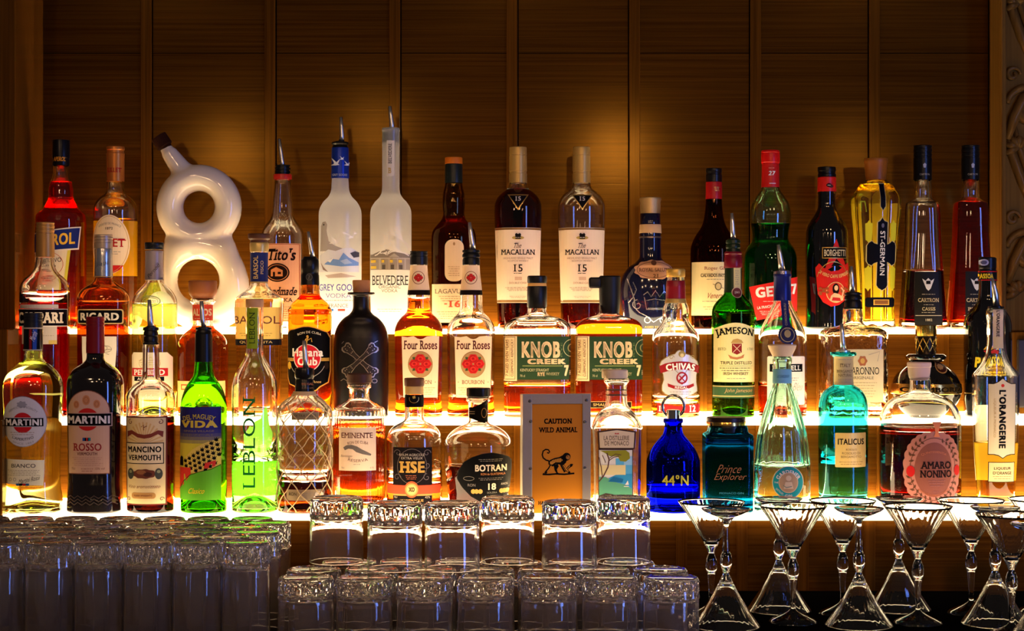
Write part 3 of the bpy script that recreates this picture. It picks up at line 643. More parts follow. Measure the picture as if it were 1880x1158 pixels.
p = Print(); p.poly([(1372, 527), (1463, 508), (1461, 571), (1384, 588)], (222, 40, 34)).text('GET 27', 1421, 534, 78, 19, WHITE, 1, .05, rot=-6).fine(1420, 553, 50, 1, 3, (250, 180, 170)).text('LA FRAICHEUR', 1402, 563, 34, 5, WHITE, 1, .02, rot=-8).fine(1404, 571, 30, 3, 3, (250, 180, 170)); b.label('label', p)
# coffee liqueur
b = Bottle('coffee_liqueur_bottle', 'black coffee liqueur bottle with a red band and portrait label', 'bottle', 1518, D1, Z1,
  [(325, 15.6), (352, 16), (372, 16), (384, 17.5), (394, 23), (404, 30), (416, 36), (430, 38.5), (470, 39), (560, 38), (585, 38.5), (604, 40)], glass=pbr((9, 8, 9), .07, coat=1.0), solid=True)
b.cap('cap', [(306.6, 16.5), (314, 16.5), (315, 15.4), (319, 15.4), (320, 16.6), (325, 16.6)], pbr((12, 11, 11), .3)); b.cap('neck_band', [(325, 16.8), (326.5, 17.2), (350, 17.2), (352, 16.8)], pbr((206, 30, 22), .35))
p = Print(); p.ell(1519, 341, 5, 3.4, (40, 22, 18), 1).ell(1523, 343, 4, 3, (70, 38, 24), 2).line([(1516, 341), (1522, 341)], .8, CREAM, 3); b.label('band_print', p, prof=[(325, 17.5), (352, 17.5)])
p = Print(); p.poly([(1492, 492), (1498, 484), (1505, 492), (1519, 499), (1533, 497), (1546, 488), (1553, 482), (1556, 492), (1556, 536), (1548, 550), (1534, 560), (1519, 563), (1505, 555), (1496, 540)], (196, 28, 22)).ring(1524, 523, 32, 42, 1.4, GOLDP, 2, 40, 200, 340)
p.poly([(1529, 440), (1535, 456), (1552, 500), (1529, 486), (1506, 500), (1522, 456)], (196, 28, 22), 1).poly([(1529, 476), (1540, 488), (1519, 490)], (30, 24, 24), 2).rect(1503, 455, 1550, 475.5, GOLDP, 2).rect(1504.5, 456.5, 1548.5, 474, (16, 14, 14), 3).text('BORGHETTI', 1526.5, 465.3, 40, 12, (230, 214, 170), 4, .02)
p.text('DI VERO CAFFE ESPRESSO', 1526, 508, 60, 6, (236, 196, 120), 2, .02, arc=-46)
p.ell(1528, 537, 18, 19, (230, 180, 110), 2).ell(1528, 537, 16.6, 17.6, (204, 60, 34), 3).poly([(1516, 552), (1519, 543), (1525, 538), (1534, 540), (1541, 545), (1543, 551), (1530, 555)], (232, 176, 130), 5).ell(1528, 531, 6.5, 10, (44, 22, 18), 4).ell(1528.5, 529, 3.6, 4.8, (236, 186, 140), 5).line([(1540, 545), (1543, 534), (1538, 528)], 3, (232, 176, 130), 5).poly([(1520, 552), (1522, 546), (1536, 547), (1538, 553)], (180, 30, 26), 6)
for i in range(14): p.ell(1500 + 6 * (i % 3) + (40 if i > 6 else 0), 530 + 5 * (i // 3 % 3) + 2 * (i % 2), 3.2, 2.4, (150, 74, 38), 4)
b.label('label', p, gx=4)
# elderflower liqueur: fluted, flaring
def fl8(a, y):
    k = max(0, min(1, (y - 352) / 18)) * (1 if y < 590 else max(0, 1 - (y - 590) / 12)); return 1 - .085 * k * (1 - abs(math.cos(4 * a)))
b = Bottle('elderflower_liqueur_bottle', 'fluted golden liqueur bottle with a tall navy cross label and wooden stopper', 'bottle', 1608, D1, Z1,
  [(329, 17), (333, 22), (339, 29), (346, 34), (354, 39), (362, 44.5), (370, 46.5), (384, 46), (430, 42), (480, 38), (540, 34.5), (570, 34), (604, 36)], t=3.6, level=341, liq=liquid((1, .88, .3)), flute=fl8, n=2, tb=14, punt=3, seg=96)
b.cap('stopper', [(291, 21.5), (298, 22), (300, 21), (328, 18.6), (330, 18.4)], pbr((150, 86, 26), .4))
DN = (20, 22, 40); YG = (206, 196, 40)
p = Print(); p.poly([(1605.5, 338), (1618.5, 338), (1617, 341), (1617.5, 382), (1615, 386), (1612, 390), (1609, 386), (1606.5, 382), (1607, 341)], (190, 170, 110)).poly([(1606.5, 339.5), (1617.5, 339.5), (1616.3, 342), (1616.5, 381), (1612, 388), (1607.5, 381), (1607.7, 342)], DN, 1); b.label('neck_label', p)
p = Print()
for x0, x1 in ((1581.5, 1594), (1627, 1639)):
    for y0, y1 in ((408, 446), (489, 533)): p.poly([(x0, y0 + 4), ((x0 + x1) / 2 - 3, y0 + 3), ((x0 + x1) / 2, y0 - 2), ((x0 + x1) / 2 + 3, y0 + 3), (x1, y0 + 4), (x1 - 1, y1 - 4), ((x0 + x1) / 2 + 3, y1 - 3), ((x0 + x1) / 2, y1 + 2), ((x0 + x1) / 2 - 3, y1 - 3), (x0 + 1, y1 - 4)], YG)
def cross(k): return [(1603 - k, 410), (1607 - k, 408 - k), (1611, 402 - k), (1615, 408 - k), (1621 + k, 410), (1621 + k, 450 - k), (1626, 448 - k), (1630 + k, 444 - k), (1636, 447 - k), (1638 + k, 452), (1638 + k, 480), (1636, 485 + k), (1630, 488 + k), (1626, 484 + k), (1621 + k, 482 + k), (1622 + k, 524), (1619, 529 + k), (1612, 533 + k), (1605, 529 + k), (1602 - k, 524), (1603 - k, 482 + k), (1597, 484 + k), (1593, 488 + k), (1587, 485 + k), (1585 - k, 480), (1585 - k, 452), (1588, 447 - k), (1593, 444 - k), (1597, 448 - k), (1603 - k, 450 - k)]
p.poly(cross(1.6), (200, 180, 116), 1).poly(cross(0), DN, 2).text('ST-GERMAIN', 1612, 466, 80, 9, WHITE, 3, .02, rot=90).ell(1612, 416, 2.5, 4, (90, 90, 110), 3)
p.poly([(1583, 549), (1587, 546), (1634, 546), (1638, 549), (1638, 561), (1634, 564), (1587, 564), (1583, 561)], DN, 1).rect(1597, 550, 1626, 560, (200, 150, 60), 2).rect(1599, 551.5, 1624, 558.5, (120, 74, 30), 3); b.label('label', p, off=.9, gx=3)
YT = see_through((.95, .86, .28), .2)  # yellow strips on the back: the liquid's glowing streaks put in as colour
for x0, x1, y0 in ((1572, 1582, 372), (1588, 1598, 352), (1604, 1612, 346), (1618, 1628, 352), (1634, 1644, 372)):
    p = Print(); k = .76; p.poly([(x0, y0), (x1, y0), (1608 + (x1 - 1608) * k, 592), (1608 + (x0 - 1608) * k, 592)], YT); b.label('glow_streak', p, side=1, gx=3)
# two flaring crème bottles
def cartron(cx, level, liq, label, word, lw):
    b = Bottle('creme_liqueur_bottle', label, 'bottle', cx, D1, Z1, [(328, 15.5), (352, 15.5), (364, 16.5), (368, 22), (373, 29, 1), (380, 30), (430, 31.5), (499, 35), (560, 39), (604, 42)], n=3.4, t=3.2, level=level, liq=liq, tb=12, punt=2)
    b.cap('cap', ridged(267, 292, 16.8, 3, .8) + [(330, 16.8)], pbr((14, 13, 14), .28))
    p = Print(); p.poly([(cx - 3, 303), (cx, 300), (cx + 3, 303), (cx + 2, 309), (cx - 2, 309)], (170, 170, 180), 1).text('CARTRON', cx, 321, 18, 3.4, (170, 160, 140), 1); b.label('cap_print', p, prof=[(267, 17), (330, 17)])
    p = Print(); x = cx + 2
    p.poly([(x - lw, 499), (x + lw, 499), (x + lw + 2, 597), (x - lw - 2, 597)], pbr((14, 12, 12), .5, spec=.15)).poly([(x - 8, 520), (x - 11, 512), (x - 5, 516), (x, 511), (x + 5, 516), (x + 11, 512), (x + 8, 520), (x + 4, 530), (x, 534), (x - 4, 530)], (206, 200, 196), 1).rect(x - 4, 516, x + 4, 522, (40, 34, 34), 2).fine(x, 540, 24, 1, 2, GREY).text('CARTRON', x, 551, 38, 7, (206, 186, 150), 1, .01, True).fine(x, 559, 18, 1, 2, GREY).text(word, x, 567, 24 if word == 'CASSIS' else 34, 6, (206, 186, 150), 1, .01, True).fine(x, 573, 26, 1, 2, GREY).rect(x - 24, 578.5, x + 24, 579.6, GREY, 1).text('1882', x, 587, 12, 4.5, GREY, 1); b.label('label', p); return b
cartron(1694, 499, liquid((.2, .01, .02)), 'clear flared liqueur bottle, empty above its black label, left of the orange-red flared one', 'CASSIS', 24)
b = cartron(1782, 373, liquid((.8, .17, .04)), 'orange-red flared liqueur bottle at the right end of the top shelf', 'PECHE', 20)
p = Print(); p.poly([(1745, 515), (1766, 515), (1764, 597), (1741, 597)], see_through((1, .72, .3), .2)); b.label('back_label', p, side=1)  # translucent orange patch on the back of the bottle
# ================================================================ bottles on the middle step
D2, Z2 = 3.265, TIERS[2][1]; B2 = 764.5
# bitter aperitif, white on dark label
b = Bottle('bitter_bottle', 'red bitter bottle with a dark lettered band, leftmost on the middle step', 'bottle', 82, D2, Z2,
  [(470, 15.5), (478, 16.5), (490, 18.5), (500, 24), (510, 35), (520, 42.5), (532, 45), (560, 45), (764, 44)], t=3.2, level=556, liq=liquid((.8, .03, .02)), punt=12)
b.cap('cap', ridged(408, 430, 16.6, 3, .7) + [(432, 16.4), (472, 17)], pbr((176, 126, 66), .38, .5), dx=1)
p = Print(); p.rect(43, 559, 115, 566, (186, 172, 164)).rect(77, 598, 113, 631, (196, 180, 168)).rect(48, 598, 78, 631, (196, 180, 168)).rect(37.5, 567, 126.5, 599, (232, 218, 204), 1).rect(37.5, 568, 126.5, 597.5, (30, 18, 30), 2).text('CAMPARI', 81, 583, 82, 20, (236, 216, 190), 3, .04, True).rect(100, 624, 113, 631, (196, 166, 90), 1).fine(95, 615, 26, 1, 3, GREY); b.label('label', p)
# brown pastis
b = Bottle('pastis_bottle', 'amber pastis bottle with a black label framed in gold and a silver neck foil', 'bottle', 190, D2, Z2,
  [(508, 16), (515, 18), (522, 26), (531, 38), (541, 45), (552, 47.3), (580, 47), (764, 46)], glass=glassy((.85, .62, .38)), t=3.2, level=555, liq=liquid((.72, .24, .05)), punt=8, dr=.8, n=2.6)
b.cap('cap', ridged(431, 447, 17, 3, .6) + [(456, 16.6)], pbr((176, 152, 130), .35, .6)); b.cap('neck_foil', [(456, 16.2), (470, 16.2), (507, 17), (509, 17)], pbr((186, 186, 190), .25, .85))
p = Print(); p.text('Paul', 191, 484, 22, 8, (90, 90, 100), 1, slant=.4, rot=-12).rect(173, 507, 209, 508.5, (190, 150, 70), 1); b.label('foil_print', p, prof=[(456, 16.8), (509, 17.4)])
p = Print(); p.rect(148, 567.5, 232, 594.5, (214, 178, 110), 0, 4).rect(150, 569.5, 230, 592.5, (14, 12, 14), 1, 3).text('RICARD', 190, 581, 70, 14, (230, 214, 190), 2, .045); b.label('label', p)
p = Print(); p.poly([(158, 617), (221, 617), (221, 640), (218, 680), (160, 680), (158, 640)], (226, 212, 194))
p.line([(196, 630), (206, 638), (198, 646), (208, 650)], 1, GREY).line([(192, 650), (200, 642), (212, 640)], 1, GREY).ring(203, 640, 10, 6, .8, GREY).line([(170, 630), (180, 640), (174, 660)], 1, GREY).fine(190, 668, 40, 2, 4, GREY); b.label('lower_label', p)
# anise spirit
b = Bottle('anise_spirit_bottle', 'clear pale green anise spirit bottle with a black cap, cream octagonal label with red band', 'bottle', 284, D2, Z2,
  [(510, 16), (518, 17), (526, 24), (536, 33), (546, 38.5), (556, 40.8), (580, 41), (764, 40.5)], t=3.2, level=558, liq=liquid((.9, .95, .45)), punt=14)
b.cap('cap', [(445, 17.2), (452, 17.4), (453, 16.8), (456, 16.8), (457.5, 17.2)], pbr((16, 16, 20), .35), dx=-1); b.cap('neck_foil', [(460, 16.4), (466, 16), (512, 16.8), (514, 17)], pbr((150, 132, 130), .4, .3), dx=-1)
p = Print(); p.text('Pernod', 285, 497, 30, 7, (70, 60, 60), 1, slant=.4, rot=-50); b.label('foil_print', p, prof=[(460, 17.4), (514, 17.8)])
p = Print(); p.ring(283, 553, 19, 10, 1.6, (160, 170, 110)).ring(283, 553, 15, 7, 1, (160, 170, 110)).text('PERNOD', 283, 554, 22, 6, (160, 170, 110), 1, .0); b.label('embossed_seal', p)
p = Print(); p.poly([(250, 646), (313, 646), (321, 655), (321, 722), (313, 732), (250, 732), (242, 722), (242, 655)], (234, 218, 184)).ring(282, 666, 20, 12, .8, (190, 160, 110), 1).fine(282, 660, 40, 3, 4, (190, 160, 110)).rect(246, 674.5, 314, 689, (190, 30, 32), 1).text('PERNOD', 280, 682, 58, 10, WHITE, 2, .03, True).rect(252, 690, 308, 698, (26, 22, 24), 1).text('ABSINTHE', 280, 694, 42, 5, WHITE, 2).fine(281, 704, 50, 5, 4, (190, 160, 110)); b.label('label', p)
p = Print(); p.ell(290, 566, 30, 34, see_through((.95, .92, .8), .25)); b.label('back_label', p, side=1)
# reposado tequila with round wooden stopper
b = Bottle('tequila_bottle', 'amber tequila bottle with a broad wooden stopper and red neck label', 'bottle', 372.5, D2, Z2,
  [(548, 21), (552, 24), (556, 21), (560, 18.5), (590, 18.5), (600, 20), (608, 29), (618, 39), (630, 45), (645, 46.5), (764, 45)], t=3.6, level=600, liq=liquid((.95, .5, .1)), punt=10)
b.cap('stopper', [(515, 25.5), (518, 26), (536, 26), (541, 24), (548, 19)], pbr((150, 84, 40), .5, bump=.3, bscale=120))
p = Print(); p.rect(354, 559, 392, 588, (214, 66, 40)).text('ALTOS', 373, 573, 34, 13, (240, 206, 160), 1, .04).fine(373, 584, 26, 1, 3, (240, 190, 150)); b.label('neck_label', p, gx=3)
p = Print(); p.rect(329, 698, 416, 746, (238, 206, 120)).rect(338, 704, 352, 714, (190, 80, 40), 1).rect(340, 706, 350, 712, (238, 206, 120), 2).text('TEQUILA', 372, 724, 56, 9, (170, 70, 40), 1, .02).fine(372, 734, 60, 2, 4, (180, 130, 60)); b.label('label', p)
# pisco
b = Bottle('pisco_bottle', 'clear pisco bottle with a dark wooden stopper, navy neck label and yellow front label', 'bottle', 476, D2, Z2,
  [(444, 16), (450, 17.5), (458, 17), (462, 16), (520, 16), (526, 18), (534, 26), (541, 36), (548, 43, 1), (556, 44.3), (590, 43), (640, 41.5), (764, 40)], t=4, level=549, liq=liquid((.99, .93, .74)), n=2.6, punt=6, tb=14)
b.cap('stopper', [(429, 20.5), (432, 21), (438, 20), (441, 16.5), (445, 16.5)], pbr((74, 40, 24), .5)); b.cap('stopper_ring', [(445, 17), (448, 17.6), (456, 17.4), (462, 16.8)], pbr((206, 172, 100), .35, .5))
p = Print(); p.rect(459.5, 464, 492.5, 519, (30, 38, 96)).text('BARSOL', 471.5, 491, 42, 9, (226, 190, 120), 1, .02, rot=-90).text('PISCO', 483, 491, 24, 5, (226, 190, 120), 1, rot=-90).rect(459.5, 517, 492.5, 519.5, (214, 178, 100), 1); b.label('neck_label', p, gx=3)
p = Print(); p.rect(433, 564, 519, 622, (240, 198, 96)).text('BARSOL', 475, 587, 84, 14, (104, 40, 40), 1, .0).text('PISCO', 475, 601, 30, 5.5, (104, 40, 40), 1).fine(475, 611, 60, 2, 4, (180, 130, 60)).rect(434, 622, 518, 633, (44, 40, 50), 1).text('QUEBRANTA', 475, 627.5, 60, 5, (214, 178, 110), 2); b.label('label', p)
# aged rum, black label with red disc
b = Bottle('rum_bottle', 'amber rum bottle with a black label carrying a red disc and white lettering', 'bottle', 569, D2, Z2,
  [(520, 17), (530, 17.5), (542, 18.5), (549, 24), (556, 32), (564, 37), (570, 40.6), (576, 39), (582, 40), (764, 39.5)], glass=glassy((.9, .7, .42)), t=3, level=540, liq=liquid((.9, .42, .07)), punt=16)
b.pourer((566, 425), (572, 460), (574, 474), [(471, 12), (474, 13.6), (478, 16.4), (498, 16.8), (499, 16.2), (504, 16.2), (505, 16.8), (523, 17.6)], pbr((18, 16, 15), .3), 2.6, 5)
p = Print(); p.ring(569.5, 509, 6, 6, 1, (90, 84, 80)).text('7', 569.5, 509, 4, 6, (90, 84, 80), 1); b.label('capsule_print', p, prof=[(471, 17), (523, 18)])
p = Print(); lab = [(530, 612), (536, 606), (545, 604.5), (553, 602), (562, 600), (572, 600), (583, 602.5), (592, 606), (602, 610), (607, 620), (607, 680), (604, 700), (597, 704), (590, 708), (584, 714), (574, 716), (560, 716), (552, 712), (544, 706), (535, 703), (531, 692), (530, 680)]
p.poly([(x + (1.3 if x > 569 else -1.3), y + (1.6 if y > 660 else -1.6)) for x, y in lab], (206, 140, 54)).poly(lab, (16, 12, 13), 1).ell(568, 656, 25, 25, (226, 206, 190), 2).ell(568, 656, 23.6, 23.6, (190, 16, 30), 3)
p.text('Havana', 568.5, 646, 56, 15, (236, 222, 210), 4, .035).text('Club', 568.5, 662, 36, 15, (236, 222, 210), 4, .035).text('RON DE CUBA', 572, 609, 44, 4, (206, 190, 160), 2, arc=48).line([(567, 636), (568, 624), (571, 618), (566, 622), (562, 630)], 2, (190, 140, 60), 4).line([(569, 624), (576, 620), (577, 627)], 1.5, (190, 140, 60), 4).ell(569, 617, 2, 2.4, (190, 140, 60), 4)
p.ell(534, 670, 3.6, 7, (206, 160, 40), 2).ell(602, 670, 3.6, 7, (60, 40, 30), 2).rect(530, 656, 543, 662, (170, 126, 50), 2).rect(593, 656, 606, 662, (170, 126, 50), 2).ring(568, 660, 33, 32, 1, (150, 140, 130), 2, 40, 20, 160).text('Anejo 3 Anos', 573, 700, 40, 6, (190, 150, 90), 2, slant=.2); b.label('label', p)
# black rum with crossed bones
b = Bottle('rum_bottle', 'matte black round-shouldered rum bottle with embossed crossed bones and a cork', 'bottle', 663, D2, Z2,
  [(536.5, 24), (538, 25), (540.5, 24.5), (542, 17), (546, 15), (562, 15), (570, 16.5), (576, 21), (584, 32), (596, 42), (608, 47.5), (622, 50), (640, 50.5), (764, 50)], glass=pbr((20, 13, 11), .34), solid=True, dr=.72)
b.cap('cork', [(514, 15.6), (517, 16), (537, 14.4)], pbr((176, 118, 72), .8, bump=.7, bscale=350))
SLV = pbr((176, 156, 140), .3, .8); DKB = pbr((34, 24, 22), .4)
p = Print(); c0 = (663.5, 660)
for sx in (1, -1):
    def R(u, v): return (c0[0] + sx * (u * .735 - v * .678), c0[1] + u * .678 + v * .735)
    bone = [(-40, -6), (-37, -10), (-31, -10), (-27, -7), (-14, -4.2), (14, -4.2), (27, -7), (31, -10), (37, -10), (40, -6), (38, 0), (40, 6), (37, 10), (31, 10), (27, 7), (14, 4.2), (-14, 4.2), (-27, 7), (-31, 10), (-37, 10), (-40, 6), (-38, 0)]
    lay = 0 if sx > 0 else 3
    p.poly([R(u, v) for u, v in bone], SLV, lay).poly([R(u * .955, v * .76) for u, v in bone], DKB, lay + 1)
    for u in (-33, -29, 29, 33, -20, 20):
        for v in (-4, 3): p.ell(*R(u, v * (.45 if abs(u) == 20 else 1)), 1, 1, SLV, lay + 2, 8)
    p.fine(663, 659, 20, 1, 2, SLV, 5)
p.ring(690, 698, 5, 4, 1, SLV).line([(628, 698), (634, 694), (640, 698)], 1, SLV).line([(690, 628), (696, 625)], 1, SLV).line([(630, 630), (634, 626)], 1, SLV).fine(664, 617, 44, 1, 3, DKB, 1, 2); b.label('emblem', p, gx=4)
# two bourbons with four red roses
def roses(p, x, y, k, lay):
    R1, R2, R3 = (196, 30, 28), (150, 16, 20), (222, 66, 54)
    for dx, dy in ((-9, -8), (9, -8), (-9, 8), (9, 8)): p.poly([(x + dx*k*.6, y + dy*k*.6), (x + dx*k*1.5, y + dy*k*.9), (x + dx*k*1.6, y + dy*k*1.6), (x + dx*k*.9, y + dy*k*1.5)], (60, 76, 40), lay)
    for dx, dy in ((0, -9.5), (-11, 0), (11, 0), (0, 9.5)):
        cx, cy_ = x + dx * k, y + dy * k; p.ell(cx, cy_, 9.2 * k, 8.2 * k, R1, lay + 1, 24, .06, 6).ring(cx, cy_, 7 * k, 6.2 * k, .8 * k, R2, lay + 2, 20, 20, 300).ring(cx, cy_, 4.6 * k, 4 * k, .8 * k, R3, lay + 3, 16, 100, 380).ell(cx, cy_, 1.8 * k, 1.6 * k, R2, lay + 3, 10)
def bourbon(cx, level, liq, label, pour):
    b = Bottle('bourbon_bottle', label, 'bottle', cx, D2, Z2, [(486, 15.2), (500, 16), (545, 20.6), (566, 21), (573, 23), (582, 32), (593, 40), (603, 43.5), (610, 44.5, 1), (614, 44, 1), (660, 43.4), (724, 42.4), (728, 41.5), (742, 41.5), (746, 43), (764, 43.5)], n=4, dr=.8, t=3.6, level=level, liq=liq, punt=8)
    if pour: b.pourer((862, 408), (867, 446), (868.5, 459), [(457.6, 10), (459, 16), (463, 16.4), (464, 14), (468, 16.4), (472, 16.4), (473, 14.5), (477, 16), (486, 16)], RUBBER, 2.8, 5.4)
    else: b.cap('cap', ridged(461, 472, 16.2, 2, .8) + [(486, 16.4)], pbr((20, 18, 18), .35))
    x = cx + (0 if pour else 0); nk = [(484, 15.8), (500, 16.6), (545, 21.2)]
    p = Print(); p.poly([(x - 16, 487), (x + 16, 487), (x + 20.6, 533), (x - 20.6, 533)], (236, 200, 160)).rect(x - 20.8, 532.5, x + 20.8, 541.5, (40, 22, 18), 1).ring(x, 510, 11.4, 12, 1, (120, 60, 40), 1); roses(p, x, 510, .42, 1); b.label('neck_label', p, gx=3)
    p = Print(); x = cx + 4.5
    p.poly([(x - 34, 617), (x - 24, 618.5), (x - 12, 616.5), (x - 5, 621), (x, 622), (x + 5, 621), (x + 12, 617), (x + 24, 616), (x + 34, 617), (x + 31, 728), (x - 31, 728)], (238, 206, 164)).text('Four Roses', x, 632.5, 61, 16, (92, 22, 28), 1, .02, True).ell(x, 668, 22.5, 24, (150, 112, 66), 1).ell(x, 668, 21.5, 23, (170, 130, 84), 2); roses(p, x, 667, 1.0, 3)
    p.text('BOURBON', x, 700, 41, 7, (110, 66, 44), 1, .0, True).ell(x - 27, 700, .8, .8, (110, 66, 44), 1, 8).ell(x + 27, 700, .8, .8, (110, 66, 44), 1, 8).fine(x, 710, 54, 4, 4, (206, 160, 110)); b.label('label', p)
bourbon(769, 549, liquid((1, .5, .07)), 'full amber bourbon bottle with rose label and plain black screw cap', False)
bourbon(865, 727, liquid((.97, .46, .08)), 'nearly empty bourbon bottle with rose label and a metal pourer', True)
# two rye whiskeys, green labels
def rye(cx, level, liq, label, tab):
    b = Bottle('rye_whiskey_bottle', label, 'bottle', cx, D2, Z2, [(560, 17), (572, 17.2), (577, 20), (580, 29), (584, 43), (590, 54), (597, 60), (606, 61.5), (700, 61), (764, 60.5)], n=5, dr=.58, t=4.2, level=level, liq=liq, punt=5, tb=12)
    if not tab:
        b.cap('wax_seal', [(525, 18), (540, 18.4), (562, 18.2), (566, 16)], pbr((12, 11, 12), .4)); b.cap('stopper', [(506, 17), (508, 18), (517, 18), (519.5, 17.2)], pbr((14, 13, 14), .35)); b.cap('stopper_cork', [(519.5, 17.2), (525.5, 17.4)], pbr((214, 160, 86), .6))
    else:
        c = b.cap('wax_seal', [(506, 18.5), (508.5, 19.8), (540, 19.6), (556, 19), (572, 17.6), (577, 16)], pbr((14, 13, 14), .45), dx=2)
        v, f = box_data((1081 - cx) * b.s, (1104 - cx) * b.s, -.010, .010, (b.by - 529) * b.s, (b.by - 509) * b.s, .0035); mesh_obj('pull_tab', v, f, pbr((14, 13, 14), .45), c)
    G = (38, 62, 34); E_ = (236, 204, 150); x0, x1 = cx - 61, cx + 61
    p = Print(); p.rect(x0 - .4, 616.5, x0 + 24, 698, (238, 204, 146)).frame(x0, 618, x0 + 21, 695, .8, (90, 50, 30)).text('7 AGED SEVEN YEARS', x0 + 6, 656, 66, 5.5, (110, 60, 30), 2, rot=-90).rect(x0 + 10.5, 622, x0 + 11, 690, (150, 100, 60), 1).text('CLERMONT, KENTUCKY', x0 + 15.5, 656, 68, 5.5, (90, 50, 30), 2, rot=-90)
    p.rect(x0 + 24, 617, x1 + .4, 695.5, G).text('KNOB', cx + 6.5, 641, 70, 30, E_, 1, .045).text('CREEK', cx + 17, 662.5, 70, 9.8, E_, 1, .07).rect(cx - 27, 669.5, cx + 46, 671.5, (120, 130, 70), 1).text('KENTUCKY STRAIGHT', cx - 5, 678, 52, 5, (206, 196, 140), 1).text('RYE', cx + 7, 685.5, 13, 6.6, E_, 1, .05).text('WHISKEY', cx + 28, 685, 24, 5.4, (206, 196, 140), 1, .01)
    p.text('7', cx + 53, 679, 8.5, 20, E_, 1, .06).text('70 cl', cx - 27, 688.5, 9, 4.2, (190, 180, 130), 1).ring(cx + 63, 638, 16, 16, .9, (206, 196, 130), 1, 30, 95, 265).ring(cx + 63, 638, 8, 8, 2, (150, 140, 80), 1, 20, 95, 265).text('YRS', cx + 60.2, 683, 9, 3.4, E_, 1, rot=-90).text('RYE', cx + 44, 641, 26, 3, (100, 120, 70), 1, rot=-90); b.label('label', p, gx=4)
    EMB = glassy((1, .8, .6)); p = Print(); p.text('KNOB CREEK', cx, 713, 82, 5.5, EMB, 0, .0).text('QUALITY', cx - 2, 724, 60, 5.5, EMB, 0); b.label('embossing', p, off=.2)
    if tab:
        p = Print(); p.rect(cx - 40, 735, cx + 40, 747, (60, 40, 30)).frame(cx - 40, 735, cx + 40, 747, .8, (206, 160, 90)).text('SMALL BATCH', cx, 741, 60, 5, (206, 160, 90), 1); b.label('lower_label', p)
rye(986, 707, liquid((.98, .42, .06)), 'half-empty rye whiskey bottle with a green label, behind the yellow sign', False)
rye(1117.5, 588, liquid((.98, .38, .05)), 'full rye whiskey bottle with a green label and a black wax tab at its neck', True)
# scotch with silver shield
b = Bottle('whisky_bottle', 'pale whisky bottle with a silver shield label, gold cap and burgundy neck', 'bottle', 1240.5, D2, Z2,
  [(506, 15.5), (514, 16), (516, 16.5), (548, 17.4), (556, 20), (565, 23.5), (574, 24.5), (583, 23.6), (590, 25), (600, 32), (610, 39.5), (622, 43.4), (640, 44.8), (764, 44.5)], t=3.4, level=739, liq=liquid((.98, .66, .12)), punt=12)
b.cap('cap', [(493, 16.8), (496, 17.4), (507, 17.4), (508.5, 16.6)], pbr((206, 160, 70), .35, .5)); b.cap('neck_sleeve', [(515, 17.2), (524, 17.6), (526, 18), (528, 17.6), (548, 18.4)], pbr((122, 18, 28), .3)); b.cap('neck_ring', [(548, 18.6), (556, 20.4)], pbr((196, 160, 84), .4, .4))
SV = pbr((204, 200, 200), .35, .35); BUR = (140, 20, 28)
sh = [(1243, 641), (1250, 643), (1255, 648), (1262, 650), (1270, 655), (1278, 662), (1280, 668), (1278, 680), (1276, 688), (1276, 700), (1278, 712), (1278, 717), (1270, 722), (1258, 727), (1246, 732), (1244, 732), (1230, 727), (1218, 722), (1212, 716), (1212, 706), (1215, 696), (1214, 686), (1210, 676), (1208, 668), (1211, 661), (1219, 655), (1228, 650), (1235, 648), (1239, 643)]
p = Print(); p.poly(sh, (150, 130, 80)).poly([(1244 + (x - 1244) * .965, 687 + (y - 687) * .972) for x, y in sh], SV, 1)
p.poly([(1207.5, 671), (1218, 666), (1232, 663), (1246, 662), (1260, 663), (1272, 666.5), (1282, 671), (1280, 684), (1268, 679.5), (1252, 677), (1238, 677), (1222, 680), (1210, 684)], BUR, 2).text('CHIVAS', 1246, 671, 54, 12, WHITE, 3, .04, arc=120)
p.ring(1248, 692, 10.5, 11, 3, BUR, 2).line([(1241, 699), (1255, 685)], 3, BUR, 3).line([(1243, 688), (1253, 698)], 2, BUR, 3).poly([(1240, 700), (1256, 700), (1248, 704)], BUR, 3).line([(1234, 677), (1242, 684)], 1.2, GREY, 2).line([(1258, 677), (1254, 683)], 1.2, GREY, 2)
p.poly([(1222, 702), (1234, 706), (1248, 707.5), (1262, 705), (1270, 702), (1271, 707), (1262, 711), (1248, 713.5), (1234, 712), (1223, 708)], BUR, 2).text('REGAL', 1247, 709.7, 24, 4.2, WHITE, 3, .02, arc=-120).ell(1248, 649, 6.5, 6, (140, 120, 70), 2).ell(1248, 651, 3.5, 3.5, (206, 186, 130), 3)
p.line(spiral(1229, 655, 4.5, 1, 0, 400, 16), 1, (150, 130, 80), 2).line(spiral(1268, 655, 4.5, 1, 180, -220, 16), 1, (150, 130, 80), 2).fine(1246, 717, 40, 2, 4, GREY, 2); b.label('label', p)
p = Print(); p.poly([(1204, 738), (1240, 743), (1283, 739.5), (1283, 755), (1240, 758), (1204, 757)], (150, 24, 26)).text('12', 1268, 748, 12, 12, WHITE, 1, .03, True).text('12', 1212, 748, 10, 10, WHITE, 1, .03, True).rect(1206, 756, 1282, 758, (226, 190, 130), 1); b.label('lower_label', p)
